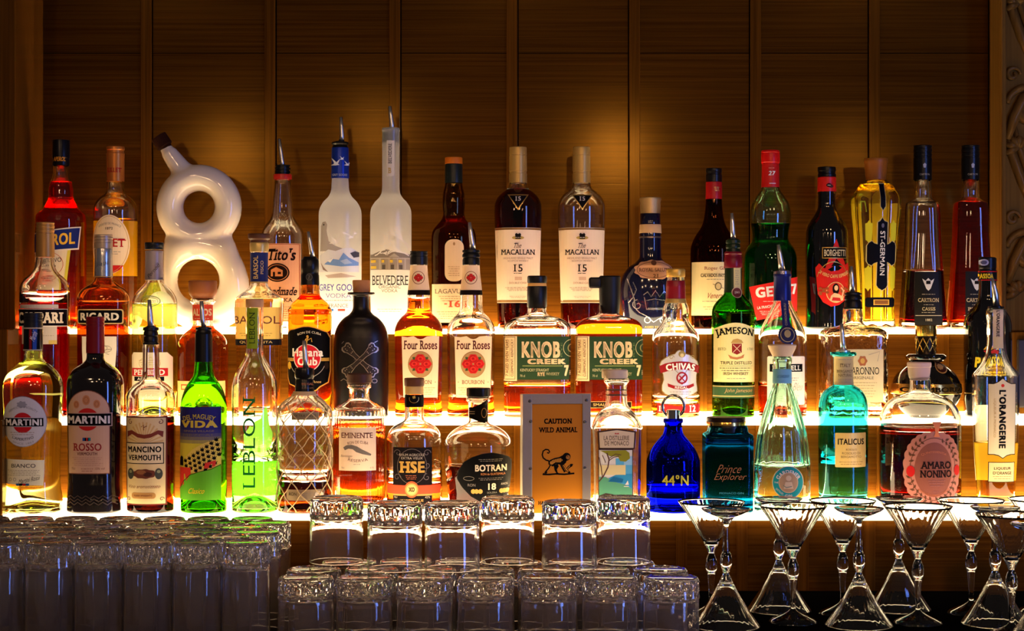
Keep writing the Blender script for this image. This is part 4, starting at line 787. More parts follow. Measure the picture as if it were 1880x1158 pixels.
# irish whiskey
b = Bottle('whiskey_bottle', 'green whiskey bottle with an arched cream label, burgundy neck band and metal pourer', 'bottle', 1346, D2, Z2,
  [(488, 14.6), (530, 15.6), (538, 16.5), (545, 22), (553, 30), (563, 36.5), (575, 39), (600, 39.3), (764, 38.5)], glass=glassy((.28, .66, .10)), t=3.2, level=572, liq=liquid((.5, .5, .12)), punt=14)
b.pourer((1343.6, 391), (1345.5, 425), (1346.5, 440), [(438, 10), (441, 13), (446, 13.4), (447, 11.6), (451, 13.2), (455, 13.2), (456, 12), (462, 13.4)], pbr((20, 34, 16), .3), 2.8, 5); b.cap('neck_band', [(462, 15.6), (466, 16.4), (467, 15.6), (472, 15.8), (473, 16.6), (490, 16.8), (492, 16)], pbr((110, 12, 30), .3)); b.cap('neck_foil', [(491, 15.4), (530, 16.2), (537, 16.9)], pbr((22, 40, 20), .35))
p = Print(); p.rect(1345, 490, 1358.5, 530, (206, 190, 130)).fine(1351, 497, 7, 7, 4, GREY).ell(1351, 537, 10, 10, (206, 176, 140), 1).ell(1351, 537, 8.6, 8.6, (110, 50, 44), 2).text('JJ&S', 1351, 537, 10, 5, (220, 190, 160), 3, .02); b.label('neck_label', p, off=1.4, gx=4)
p = Print(); ar = [(1308.5, 603)] + [(1308.5 + 75 * i / 12, 603 - 11 * math.sin(PI * i / 12)) for i in range(1, 12)] + [(1383.5, 603)]
p.poly(ar + [(1383.5, 700), (1308.5, 700)], (238, 222, 150)).text('JAMESON', 1346, 608, 70, 16, (38, 28, 20), 1, .03, True, arc=120).poly([(1337, 629), (1341, 623), (1349, 621), (1357, 624), (1360, 629)], (190, 150, 80), 1).poly([(1339, 630), (1357, 630), (1357, 646), (1348, 650), (1339, 646)], (140, 36, 30), 1).line([(1341, 632), (1355, 646)], 1.2, (226, 190, 150), 2).line([(1355, 632), (1341, 646)], 1.2, (226, 190, 150), 2)
p.poly([(1332, 650), (1340, 654), (1348, 655), (1356, 653), (1362, 649), (1360, 656), (1348, 659), (1336, 657)], (190, 120, 70), 1).text('ESTD', 1322, 640, 13, 4.6, (90, 80, 50), 1).text('1780', 1374, 640, 12, 4.6, (150, 140, 100), 1).text('TRIPLE DISTILLED', 1348, 665, 58, 5.6, (50, 60, 40), 1, .01).rect(1318, 670.5, 1378, 671.2, (150, 140, 100), 1).fine(1347, 674, 58, 2, 4.4, (90, 84, 60), h=1.2).text('IRISH WHISKEY', 1347, 684.5, 46, 5.4, (50, 60, 40), 1, .01).fine(1347, 693, 34, 1, 4, GREY)
b.label('label', p)
p = Print(); p.rect(1307.6, 706, 1384.4, 729, (52, 84, 50), 0).rect(1307.6, 707, 1384.4, 708.6, (196, 170, 100), 1).rect(1307.6, 724.6, 1384.4, 726.4, (196, 170, 100), 1).text('John Jameson', 1352, 716, 50, 9, (214, 170, 110), 1, -.015, slant=.35); b.label('lower_label', p)
# cognac
b = Bottle('cognac_bottle', 'cognac bottle with a navy neck, round navy seal and white label, metal pourer', 'bottle', 1436.5, D2, Z2,
  [(548, 15.6), (556, 17), (570, 23), (585, 31), (602, 39), (618, 43.5), (634, 45.2), (764, 44.5)], t=3.2, level=707, liq=liquid((.95, .26, .06)), punt=12)
b.pourer((1429, 449), (1434, 482), (1436, 497), [(496, 12), (498, 15.6), (503, 16.2)], pbr((150, 146, 170), .2, .9), 2.8, 6); b.cap('neck_sleeve', [(502, 16.2), (508, 16.4), (509, 15.8), (548, 16.2), (552, 16.6)], pbr((26, 30, 96), .3, .3))
p = Print(); p.rect(1431, 551, 1445, 601, (30, 34, 92)).text('CORDON BLEU', 1438, 577, 40, 4, (190, 170, 130), 1, rot=-90).ell(1439.5, 614, 17, 17, (24, 26, 66), 1, 40, .02, 20).ring(1439.5, 614, 13, 13, 1, (170, 150, 110), 2).ell(1439.5, 612, 6, 7, (150, 132, 96), 2).text('1715', 1439.5, 602.5, 9, 3.4, (200, 180, 140), 3); b.label('neck_label', p, gx=4, off=.9)
p = Print(); p.rect(1404, 653, 1473, 741, (240, 226, 208), 0, 3).rect(1408, 667, 1468, 681, (24, 22, 30), 1).text('MARTELL', 1438, 674, 52, 9, WHITE, 2, .03, True).text('Cordon Bleu', 1440, 708, 56, 14, (130, 110, 100), 1, -.02, slant=.4).fine(1438, 692, 44, 2, 4, GREY).fine(1438, 724, 50, 3, 4, (200, 180, 160)); b.label('label', p)
# square almond liqueur
b = Bottle('almond_liqueur_bottle', 'square textured clear liqueur bottle with a cream label and pourer, behind the turquoise bottle', 'bottle', 1566, D2, Z2,
  [(564, 17), (572, 18.5), (590, 18.5), (595, 21), (599, 32), (603, 47), (609, 55.5), (618, 58), (764, 57.5)], glass=glassy((.99, .96, .88), bump=.55, bscale=55), n=6, dr=.95, t=5, level=750, liq=liquid((.95, .5, .1)), punt=3, tb=12)
b.pourer((1563, 488.5), (1564.5, 520), (1565, 538), [(536, 12), (538, 15.2), (541, 15.6), (542, 13.5), (546, 15.6), (550, 15.6), (551, 13.6), (555, 15.6), (567, 16.2)], RUBBER, 2.8, 5)
p = Print(); p.rect(1541, 640, 1611, 736, (216, 196, 150)).ell(1573, 661, 8, 9, (170, 100, 60), 1, 30, .1, 6).ell(1573, 661, 4, 5, (206, 160, 80), 2).line([(1584, 650), (1604, 644), (1600, 662)], .8, GREY).text('DISARONNO', 1570, 679, 66, 13, (52, 42, 40), 1, .0, True).text('ORIGINALE', 1572, 691.5, 42, 5, (110, 96, 80), 1, .0, True).fine(1574, 700, 50, 6, 5, (170, 150, 110)); b.label('label', p)
# raspberry liqueur sphere
b = Bottle('raspberry_liqueur_bottle', 'round black liqueur bottle with a golden crown cap and a gold belt', 'bottle', 1700, D2, Z2,
  [(664, 18), (667, 28), (672, 38), (680, 48), (690, 56), (702, 61.5), (714, 63.5), (728, 62), (742, 54), (754, 44), (764, 34)], glass=pbr((14, 9, 10), .08, coat=1), solid=True)
crown = pbr((214, 176, 84), .22, 1.0)
b.cap('cap', [(596.5, 19.4), (598, 19.8), (615, 19.6), (616, 18.8), (617, 18.8)], crown, fl=lambda a: 1 - .03 * abs(math.sin(9 * a)), seg=72)
c = b.cap('lattice_collar', [(617, 18.4), (620, 18), (646, 17.2), (649.5, 18)], pbr((40, 28, 16), .3, .5)); V = []
for sgn in (1, -1):
    for i in range(9):
        pts = []
        for j in range(9):
            a = 2 * PI * i / 9 + sgn * j / 8 * .75; y = 619 + 28 * j / 8; r_ = (18.3 - .9 * j / 8) * b.s; pts.append((r_ * math.cos(a), r_ * math.sin(a), (b.by - y) * b.s))
        V.append(tube_data(pts, .0011, 6))
v, f = join(V); mesh_obj('lattice', v, f, crown, c)
b.cap('neck_flange', [(649.5, 34), (653, 37.4), (658, 37), (663, 33), (666, 22)], pbr((12, 10, 11), .12, coat=1))
b.cap('belt', [(702.5, 62.6), (703.5, 63.4), (712, 64.8), (721, 64.6), (722, 63.6)], GOLD, seg=80)
p = Print(); p.text('CHAMBORD', 1700, 713, 112, 9, (44, 30, 18), 1, .03); b.label('belt_lettering', p, prof=[(702, 62.8), (703.5, 63.6), (712, 65), (721, 64.8), (722, 63.8)])
p = Print(); p.ell(1720, 673, 12, 11, (206, 160, 104)).ell(1720, 673, 10, 9, (74, 30, 26), 1).ell(1718, 672, 6, 5, (206, 160, 104), 2, 30, .12, 7); b.label('seal', p, off=.7, gx=3, gy=4)
# passion-fruit liqueur
b = Bottle('passion_fruit_liqueur_bottle', 'black passion fruit liqueur bottle with yellow lettering at the right end of the middle step', 'bottle', 1813, D2, Z2,
  [(510, 15.6), (545, 17), (556, 20), (566, 28), (576, 37), (588, 42), (602, 43.4), (764, 43)], glass=pbr((8, 7, 8), .06, coat=1), solid=True)
b.cap('cap', [(472, 15.2), (474, 16), (492, 16), (493, 15.2), (496, 15.2)], pbr((14, 13, 18), .3)); b.cap('neck_band', [(496, 16.6), (499, 17), (510, 17), (516, 17)], pbr((16, 14, 14), .3))
p = Print(); p.rect(1795, 498, 1831, 499.6, (190, 20, 30)).rect(1795, 513.4, 1831, 515, (190, 20, 30)).text('PASSOA', 1806, 507, 26, 9, (226, 190, 40), 1, .05); b.label('band_print', p, prof=[(496, 17.3), (516, 17.4)])
p = Print(); p.ell(1803, 482, 8, 6, (150, 150, 190), 0).ell(1803, 482, 5, 3.5, (70, 70, 110), 1); b.label('cap_print', p, prof=[(472, 16.3), (496, 16.3)])
p = Print(); p.text('PASSOA', 1813, 664, 62, 19, (240, 206, 40), 1, .06, slant=.08).poly([(1795, 641), (1800, 634), (1812, 631), (1824, 634), (1830, 642), (1812, 638)], (236, 170, 40)).poly([(1795, 643), (1812, 640), (1830, 644), (1824, 650), (1812, 648), (1800, 648)], (190, 24, 30)).fine(1813, 679, 40, 1, 3, YEL); b.label('label', p)
# ================================================================ bottles on the lowest step
D3, DB, Z3 = 2.978, 3.095, TIERS[3][1]
# white vermouth
b = Bottle('vermouth_bottle', 'pale green-gold vermouth bottle with a round silver label, far left of the lowest step', 'bottle', 61, D3, Z3,
  [(640, 16.6), (656, 17), (662, 20), (668, 28), (676, 37), (686, 45), (698, 50.5), (715, 52.7), (760, 51), (820, 48), (870, 47), (895, 48.5), (915, 51.5), (939, 53)], glass=glassy((.95, .98, .86)), n=2.5, t=3.2, level=668, liq=liquid((.92, .92, .64)), punt=14)
b.cap('cap', ridged(574, 592, 17, 3, .6) + [(601, 17.2)], pbr((22, 22, 28), .4))
b.cap('neck_sleeve', [(602, 16.6), (603, 17.2), (642, 17.4), (643, 17)], pbr((16, 16, 20), .25, .3))
p = Print(); p.rect(58, 604, 63, 642, (130, 16, 26)).rect(64.5, 604, 71, 642, (40, 80, 170)).text('Martini', 66, 616, 16, 10, WHITE, 1, slant=.4, rot=-70).rect(44, 601.5, 78.4, 603.5, (170, 160, 140), 1).rect(44, 641, 78.4, 643, (190, 180, 150), 1); b.label('sleeve_print', p, prof=[(601, 17.5), (643, 17.7)])
LG = (206, 204, 206)
p = Print(); p.poly([(54 + 49 * math.cos(math.radians(a)), 771 + 49 * math.sin(math.radians(a))) for a in range(-100, 76, 8)] + [(54 + 42 * math.cos(math.radians(a)), 771 + 46 * math.sin(math.radians(a))) for a in range(75, -101, -8)], see_through((.95, .95, .8), .3)); b.label('back_label', p, side=1)
p = Print(); p.ell(55.5, 771, 41.5, 46, (150, 150, 156)).ell(55.5, 771, 40.5, 45, LG, 1).ell(55, 773, 18.5, 18.5, (190, 26, 34), 2).rect(18.5, 763.5, 92.5, 780.5, (200, 196, 196), 3).rect(19.5, 764.5, 91.5, 779.5, (16, 14, 18), 4).text('MARTINI', 55.5, 772, 67, 11.5, (236, 232, 228), 5, .045)
p.ell(54, 740, 9, 6, (150, 150, 156), 2, 30, .15, 7).text('VERMOUTH SPECIALITY', 55, 744, 58, 4, (130, 130, 136), 2, arc=40).text("L'APERITIVO", 55, 803, 40, 5, (90, 90, 96), 2, .01, arc=-42).fine(54, 790, 46, 2, 4, GREY, 2).text('SINCE 1863', 55, 811, 40, 3.4, (150, 150, 156), 2, arc=-44); b.label('label', p)
p = Print(); p.poly([(18, 839), (92, 841), (90.5, 887), (19.5, 884)], (236, 230, 196)).text('BIANCO', 55, 851, 45, 7, (70, 66, 60), 1, .01).fine(55, 859, 62, 4, 3, (160, 150, 120), h=.8).text('Martini Rossi', 66, 876, 38, 8, (80, 74, 70), 2, slant=.4, rot=-12).rect(42, 883, 48, 887, (30, 90, 140), 1).rect(48, 883, 54, 887, (20, 20, 24), 1).rect(54, 883, 60, 887, (180, 30, 36), 1).rect(60, 883, 66, 887, (30, 90, 140), 1).ring(30, 876, 3, 3, .8, GREY).ring(39, 876, 3, 3, .8, GREY); b.label('lower_label', p)
# red vermouth
def ribs(a, y): return 1 - .006 * (1 + math.sin(y * 1.05)) * (1 if y > 705 else 0)
b = Bottle('vermouth_bottle', 'dark red vermouth bottle with a red cap and arched pink label on the lowest step', 'bottle', 175, D3, Z3,
  [(646, 15.5), (658, 16), (664, 20), (670, 29), (678, 39), (688, 46), (700, 49.6), (720, 50.4), (760, 49.5), (840, 48.4), (885, 48), (910, 49.3), (939, 50)], glass=pbr((15, 8, 8), .1, coat=1), solid=True, n=2.5)
b.cap('cap', ridged(581, 600, 16.8, 3, .7) + [(607, 16.4), (648, 16.6)], pbr((120, 14, 24), .3))
PK = (206, 164, 136)
p = Print(); ar = [(133 + 39 - 39 * math.cos(PI * i / 18), 752 - 38 * math.sin(PI * i / 18)) for i in range(19)]
p.poly(ar + [(210.5, 866), (134, 866)], (120, 70, 50)).poly([(172 + (x - 172) * .97, 790 + (y - 790) * .98) for x, y in ar + [(210.5, 866), (134, 866)]], PK, 1).ell(151.5, 740, 5.5, 7, (196, 130, 84), 2).ell(170, 732, 7, 9, (196, 130, 84), 2).ell(189, 739, 6, 7.5, (196, 130, 84), 2).ring(170, 732, 4.5, 6, .8, (150, 90, 60), 3).ring(151.5, 740, 3.4, 4.4, .8, (150, 90, 60), 3).ring(189, 739, 3.6, 4.8, .8, (150, 90, 60), 3)
p.ell(172, 767, 21, 20.5, (190, 30, 28), 2).rect(130.5, 755, 214.5, 779.5, (196, 160, 140), 3).rect(132, 756.5, 213, 778, (20, 16, 18), 4).text('MARTINI', 172.5, 767.5, 77, 14, (232, 222, 214), 5, .045).rect(163, 800, 167, 806, (30, 70, 130), 2).rect(167, 800, 174, 806, (20, 18, 22), 2).rect(170, 800, 172.5, 806, (190, 30, 36), 3).rect(174, 800, 178, 806, (30, 120, 130), 2)
p.text('ROSSO', 171, 817, 52, 13.5, (150, 40, 40), 2, .02, True).text('VERMOUTH', 171, 829, 37, 5.6, (110, 60, 50), 2, .02).fine(171, 836, 56, 5, 3.4, (180, 130, 110), 2, .8).text('75cl', 145, 856, 7, 4, (110, 60, 50), 2).text('15% vol', 194, 856, 16, 3.6, (110, 60, 50), 2).fine(171, 856, 22, 2, 4, (150, 90, 70), 2); b.label('label', p)
EMBD = pbr((74, 62, 58), .2, .4)  # lighter than the bottle: highlights on the embossed ridges put into the colour
p = Print()
for i in range(6):
    for j in range(3): p.line([(132 + 15 * i, 922 - 6 * j), (139 + 15 * i, 917 - 6 * j), (147 + 15 * i, 922 - 6 * j)], 1.5, EMBD, 0)
b.label('embossing', p, off=.5)
# vermouth with sunburst label
b = Bottle('vermouth_bottle', 'vermouth bottle with a cream sunburst label and tall metal pourer on the lowest step', 'bottle', 277, D3, Z3,
  [(628, 14.6), (640, 15), (690, 16), (698, 19), (704, 28), (711, 36), (720, 42), (732, 44.6), (750, 44.8), (939, 43.4)], t=3.2, level=764, liq=liquid((.42, .09, .03)), punt=26)
b.pourer((274, 550), (276, 588), (278, 604), [(598, 8), (601, 14.4), (606, 14.8), (607, 12), (611, 13.4), (616, 13.4), (617, 12), (621, 13.4), (626, 13.4), (627, 12), (632.6, 13)], RUBBER, 3, 6.4)
CR = (236, 208, 152); BR = (110, 40, 30)
p = Print(); p.poly([(235.5, 762), (313, 762), (312, 923), (236, 923)], BR).poly([(238, 764.5), (310.5, 764.5), (309.5, 920.5), (238.5, 920.5)], CR, 1)
for i in range(15):
    a0, a1 = math.radians(6 + i * 12), math.radians(11 + i * 12); p.poly([(273, 812), (273 + 34 * math.cos(a0), 812 - 40 * math.sin(a0)), (273 + 34 * math.cos(a1), 812 - 40 * math.sin(a1))], (222, 180, 112), 2)
p.poly([(240, 789), (250, 787), (262, 793), (274, 795), (286, 793), (298, 787), (307, 789), (306, 800), (298, 794), (286, 800), (274, 802), (262, 800), (250, 794), (240, 800)], (130, 56, 40), 3).line([(273, 787), (273, 777), (268, 781)], 1.2, BR, 3).line([(273, 782), (279, 779)], 1.2, BR, 3).line(spiral(247, 772, 5, 1, 90, 450, 16), 1.2, BR, 2).line(spiral(302, 772, 5, 1, 90, -270, 16), 1.2, BR, 2)
p.rect(237, 809.5, 307.5, 848, (60, 30, 26), 3).rect(238.3, 811, 306.2, 846.5, (238, 216, 170), 4).text('MANCINO', 272.5, 821.5, 62, 11, (44, 26, 24), 5, .035).text('VERMOUTH', 272.5, 836.5, 60, 10, (44, 26, 24), 5, .035)
p.ell(273, 866, 22, 8.5, (110, 56, 40), 2, 40, .06, 9).ell(268, 863, 9, 4, (150, 96, 60), 3).ell(280, 867, 8, 4, (70, 34, 30), 3).ell(247, 866, 6.6, 10, (70, 70, 60), 3).ell(247, 862, 3, 3, (150, 150, 110), 4).ell(299, 866, 6.6, 10, (70, 70, 60), 3).ell(299, 862, 3, 3, (150, 150, 110), 4).text('Vino aromatizzato', 272, 889, 60, 6, (150, 96, 60), 3, slant=.35).rect(249, 900, 294, 911, (190, 140, 80), 2, 5).text('ROSSO AMARANTO', 271, 905.5, 34, 3.4, BR, 3).line(spiral(243, 912, 4, 1, 200, -160, 12), 1, BR, 2).line(spiral(304, 912, 4, 1, 0, 360, 12), 1, BR, 2); b.label('label', p, gx=4)
# mezcal
b = Bottle('mezcal_bottle', 'bright green mezcal bottle with an agave picture label, black neck and metal pourer', 'bottle', 374, D3, Z3,
  [(660, 15.6), (676, 17), (690, 19.5), (700, 26), (710, 32.5), (722, 37.5), (736, 41), (750, 42.4), (939, 42)], glass=glassy((.42, .86, .10)), t=3.2, level=704, liq=liquid((.66, .95, .12)), punt=28)
b.pourer((370, 552.7), (372, 586), (374.6, 602), [(599, 10), (601, 15), (605, 15.2), (606, 13.6), (612, 14.6), (613, 15.6), (664, 16.4)], pbr((14, 14, 14), .32), 3.4, 5)
p = Print(); p.rect(332.6, 745, 410, 914, (214, 196, 60))
for i, c in enumerate(((38, 34, 110), (42, 40, 116), (56, 52, 118), (84, 78, 116), (120, 110, 100), (160, 146, 80))): p.rect(332.6, (745, 779, 786, 793, 799, 805)[i], 410, (779, 786, 793, 799, 805, 811)[i], c, 1)
p.text('DEL MAGUEY', 371, 762, 60, 9, (206, 186, 60), 2, .015, arc=90).text('VIDA', 371, 776, 67, 13, (216, 190, 70), 2, .05).text('SINGLE VILLAGE', 371, 788.5, 56, 3.4, (150, 130, 90), 2).text('MEZCAL', 371, 796, 60, 5, (110, 100, 96), 2)
p.poly([(345, 838), (360, 822), (378, 812), (394, 806), (410, 802), (410, 850), (388, 858), (370, 866), (358, 864), (348, 852)], (226, 196, 90), 2)
for r_ in range(6):
    for c_ in range(9):
        x, y = 346 + c_ * 8 + r_ * 1.5, 842 - c_ * 4.6 + r_ * 9 - .12 * c_ * c_
        if x < 408 and y > 803 and y < 862 - max(0, (x - 372)) * .28: p.poly([(x, y + 4), (x - 4, y + 1), (x - 2, y), (x - 3, y - 4), (x, y - 1), (x + 1, y - 5), (x + 2, y - 1), (x + 5, y - 3), (x + 3, y + 1), (x + 4, y + 3)], (34, 30, 20), 3)
p.poly([(333, 852), (334, 838), (337, 834), (341, 836), (342, 852)], (26, 22, 20), 3).poly([(333, 855), (357, 855), (357, 866), (348, 880), (345, 866), (343, 867), (343, 886), (333, 892)], (206, 50, 36), 4).poly([(381, 856), (384, 846), (402, 842), (401, 852), (396, 854), (396, 848), (391, 850), (390, 856)], (206, 50, 36), 4)
p.poly([(332.6, 896), (342, 880), (356, 868), (374, 862), (394, 858), (410, 850), (410, 914), (332.6, 914)], (96, 176, 36), 4).line([(332.6, 896), (342, 880), (356, 868), (374, 862), (394, 858), (410, 850)], 1, (40, 40, 20), 5).text('Clasico', 368, 897, 30, 10, (226, 206, 40), 5, .02, slant=.4); b.label('label', p)
# cachaça
GRN = see_through((.12, .42, .06), .5)
b = Bottle('cachaca_bottle', 'clear cachaca bottle with tall vertical green lettering and glowing green liquid', 'bottle', 467.5, D3, Z3,
  [(563, 15.6), (575, 16), (640, 16.2), (652, 17.6), (662, 22), (676, 30.5), (692, 38), (706, 41), (722, 41.9), (939, 41.5)], t=3.2, level=844, liq=liquid((.74, 1, .5)), punt=26)
b.cap('stopper', [(549, 16.2), (551, 16.7), (562, 16.6), (564, 16.2)], pbr((214, 160, 110), .6))
p = Print(); p.rect(455, 565, 475.5, 639.5, (150, 176, 30)).text('LEBLON', 465, 602, 58, 10.5, (36, 64, 24), 1, .0, True, rot=-90); b.label('neck_label', p, gx=3)
p = Print(); p.text('LEBLON', 463, 810.5, 168, 23, see_through((.02, .2, .05), .6), 0, .0, True, rot=-90); b.label('lettering', p, gx=4)
p = Print(); p.text('CACHACA', 465, 905, 40, 5, see_through((.3, .6, .2), .5), 0); b.label('small_lettering', p)
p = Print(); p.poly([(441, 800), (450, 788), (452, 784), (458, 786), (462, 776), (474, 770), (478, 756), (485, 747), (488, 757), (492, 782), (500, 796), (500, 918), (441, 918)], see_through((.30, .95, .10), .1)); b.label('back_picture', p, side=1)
# netted rum
b = Bottle('rum_bottle', 'clear rum bottle wrapped in a pale string net, dark liquid low inside, metal pourer', 'bottle', 559, D3, Z3,
  [(716, 17.5), (722, 19), (728, 25), (736, 36), (746, 45), (757, 49.3), (770, 50), (900, 50), (939, 49)], t=3, level=881, liq=liquid((.3, .09, .02)), punt=10)
b.pourer((558.5, 625), (560.5, 660), (562, 676), [(674, 13), (676, 17.4), (683, 18.4), (692, 18), (695, 16), (697, 17), (716, 17.6), (719, 18)], pbr((22, 19, 18), .22), 3.4, 6)
p = Print(); p.text('BRUGAL', 566, 704, 20, 4, (190, 120, 80), 1, .02).fine(566, 711, 20, 1, 3, (150, 110, 80)); b.label('neck_label', p, prof=[(697, 17.8), (719, 18.6)])
p = Print(); p.text('RON DOMINICANO', 562, 832, 74, 4, (190, 170, 130), 1); b.label('lettering', p)
p = Print(); p.rect(531, 894, 595, 914, (176, 150, 110)).text('RON', 543, 902, 14, 6, (60, 46, 36), 1).fine(575, 900, 34, 4, 3.4, GREY).ell(590, 904, 7, 7, (226, 206, 180), 1); b.label('label', p)
p = Print(); p.rect(541, 754, 590, 768, (150, 130, 90)).frame(541, 754, 590, 768, 1, (200, 180, 130)).text('EXTRA VIEJO', 565, 761, 40, 6, (70, 56, 40), 1); b.label('shoulder_label', p)
V = []; NET = pbr((226, 196, 140), .7); prf = b.P
for sg in (1, -1):
    for i in range(9):
        pts = []; a = 2 * PI * i / 9 + (PI / 9 if sg < 0 else 0); y = 720.0
        while y < b.by - 1:
            h = b.at(prf, y) + 1.1; wv = .03 * math.sin(y * .21 + i * 1.7)
            pts.append((h * math.cos(a + wv) * b.s, h * math.sin(a + wv) * b.s, (b.by - y) * b.s)); stp = 4.0 if y > 760 else 2.0; y += stp
            a += sg * .0165 * stp * (1.0 if y > 757 else 1.5)
        V.append(tube_data(pts, .00085, 6))
for y, r_ in ((719, 19.6), (721.5, 20.6), (724, 22.4)): V.append(tube_data([((r_) * math.cos(2*PI*k/40)*b.s, r_*math.sin(2*PI*k/40)*b.s, (b.by - y)*b.s) for k in range(41)], .0012, 6, False))
v, f = join(V); mesh_obj('string_net', v, f, NET, b.root)
# cuban rum, ribbed glass
def rib3(a, y): return 1 - (.016 * (.5 + .5 * math.cos(34 * a)) * (.55 + .45 * math.sin(y * .8)) if y > 752 else 0)
b = Bottle('rum_bottle', 'flat-shouldered ribbed rum bottle with amber liquid, white label and a dark wooden stopper', 'bottle', 659.5, DB - .04, Z3,
  [(703, 20.5), (705, 22), (711, 22), (713, 18.5), (724, 18), (733, 20), (738, 28), (743, 38), (748, 45), (755, 47.6), (765, 48), (930, 47.5)], t=4, level=784, liq=liquid((.9, .36, .06)), flute=rib3, punt=4, tb=12, seg=136)
b.cap('stopper', [(685, 22.4), (687, 23), (702, 22.6), (703.5, 21)], pbr((70, 40, 26), .5, bump=.3))
p = Print(); p.rect(625.6, 782, 693, 860, (232, 202, 172)).text('EMINENTE', 659, 796, 57, 9.5, (120, 66, 56), 1, .01, True).text('RON DE CUBA', 661, 808, 38, 5, (120, 80, 70), 1, arc=60).poly([(634, 818), (640, 814), (650, 813), (660, 816), (668, 821), (678, 826), (685, 830), (684, 833), (670, 830), (658, 826), (652, 821), (644, 820), (637, 823)], (110, 100, 92), 1).text('RESERVA', 661, 842, 36, 5, (110, 80, 70), 1, arc=-60).fine(659, 848, 12, 1, 2, GREY).text('70cl', 633, 855, 6, 3.4, GREY, 1).text('41%', 686, 855, 7, 3.4, GREY, 1).text('Santiago', 640, 834, 22, 5, (150, 130, 110), 1, slant=.4); b.label('label', p, off=.8)
# agricole rum
b = Bottle('rum_bottle', 'rum bottle with orange liquid low inside, black and gold patterned label and wooden stopper', 'bottle', 760.6, DB - .05, Z3,
  [(722, 16.5), (726, 17), (750, 17.4), (766, 17.6), (772, 20), (777, 29), (784, 40), (793, 47), (804, 50.4), (820, 51.2), (930, 51)], t=3.4, level=884, liq=liquid((1, .34, .08)), punt=6)
b.cap('stopper', [(693.5, 18), (695, 18.4), (707, 18.2), (708.5, 17.4)], pbr((90, 50, 28), .5, bump=.3)); b.cap('stopper_cork', [(708.5, 17), (723, 17)], pbr((222, 180, 104), .6))
p = Print(); p.rect(742, 724, 779, 746.5, (30, 26, 24)).ring(761, 731, 9, 8, .8, GOLDP, 1, 24, -20, 200).poly([(758, 727), (763, 725), (764, 730), (759, 731)], (190, 160, 70), 1); b.label('neck_label', p, gx=3)
p = Print(); BK = (46, 36, 38); p.rect(724, 817.6, 795, 930, BK).line(spiral(786, 828, 7, 1, 0, 420, 24), 1, (104, 90, 92), 1).line(spiral(733, 828, 7, 1, 180, -240, 24), 1, (90, 78, 80), 1).line(spiral(786, 850, 7, 1, 180, 560, 24), 1, (104, 90, 92), 1).line(spiral(732, 872, 7, 1, 0, 400, 24), 1, (90, 78, 80), 1).line(spiral(786, 872, 7, 1, 90, 480, 24), 1, (104, 90, 92), 1).ring(759, 852, 27, 32, .8, (110, 96, 92), 1)
p.text('RHUM AGRICOLE', 759, 831, 46, 4.6, (176, 160, 146), 2).text('EXTRA VIEUX', 759, 837, 39, 4.4, (190, 176, 160), 2, .01).text('HSE', 759, 853, 46, 21, (196, 150, 70), 2, .05, True).fine(758, 868, 22, 3, 3, (170, 90, 60), 2).rect(724, 902, 795, 905, (190, 140, 70), 2).text('MARTINIQUE', 759, 914, 42, 5.4, (196, 150, 80), 2, .0, True).text('70cl', 729, 908, 6, 3.6, (190, 170, 150), 2).text('42%', 787, 908, 9, 3.8, (190, 170, 150), 2).fine(759, 920, 50, 2, 3, (130, 110, 100), 2)
p.rect(712, 886, 809.5, 902, (206, 74, 40), 3).ell(758.5, 893.5, 13, 15, (206, 90, 50), 4).ell(758.5, 893.5, 11.5, 11.5, (196, 150, 80), 5).ell(758.5, 893.5, 9, 9, (226, 184, 110), 6).text('XO', 758.5, 893.5, 11, 8, (70, 36, 24), 7, .04, True); b.label('label', p)
# wide rum decanter
b = Bottle('rum_bottle', 'wide rounded rum decanter with dark liquid, black shield label and black cap', 'bottle', 878, DB - .06, Z3,
  [(728, 20.4), (730, 22), (735, 22), (738, 18), (770, 18), (776, 20), (781, 30), (787, 42), (796, 53), (806, 60), (818, 63.2), (830, 63), (860, 61), (890, 57.5), (915, 54), (930, 51)], t=3.6, level=853, liq=liquid((.42, .1, .025)), punt=6)
b.cap('cap', [(711.5, 21.4), (713, 22), (727, 22), (728.5, 20)], pbr((14, 13, 14), .25), dx=.5)
p = Print(); p.poly([(861, 747), (870, 746), (884, 740), (896, 732), (896, 772), (890, 775.5), (878, 772), (861, 766)], (22, 20, 20)).ring(889, 757, 5, 9, 1, (150, 110, 70), 1).rect(861, 754, 872, 755, (170, 150, 120), 1).rect(861, 758, 872, 759, (170, 150, 120), 1); b.label('neck_label', p, gx=3)
p = Print(); sh = [(853, 843), (868, 834), (886, 828), (904, 826), (922, 830), (934, 835), (939.5, 842), (939.5, 868), (938, 888), (932, 906), (922, 917), (904, 921), (884, 916), (866, 906), (850, 890), (840, 874), (842, 860)]
p.poly(sh, (60, 54, 50)).poly([(896 + (x - 896) * .975, 874 + (y - 874) * .975) for x, y in sh], (20, 19, 20), 1).text('BOTRAN', 902, 854, 57, 12, (222, 204, 176), 2, .03).text('RON de GUATEMALA', 906, 865, 44, 4, (190, 120, 70), 2).text('18', 904, 888, 14, 12, (222, 204, 176), 2, .03).fine(902, 838, 44, 2, 3, (120, 110, 100), 2).fine(902, 872, 44, 2, 3, (110, 100, 96), 2).text('ANOS', 926, 884, 12, 4, (170, 160, 150), 2).text('RON', 867, 885, 14, 5, (120, 110, 104), 2)
for x in (870, 876, 883, 921, 926, 931): p.ell(x, 896.5, 4, 4.2, (196, 140, 66), 2 + (int(x) % 2))
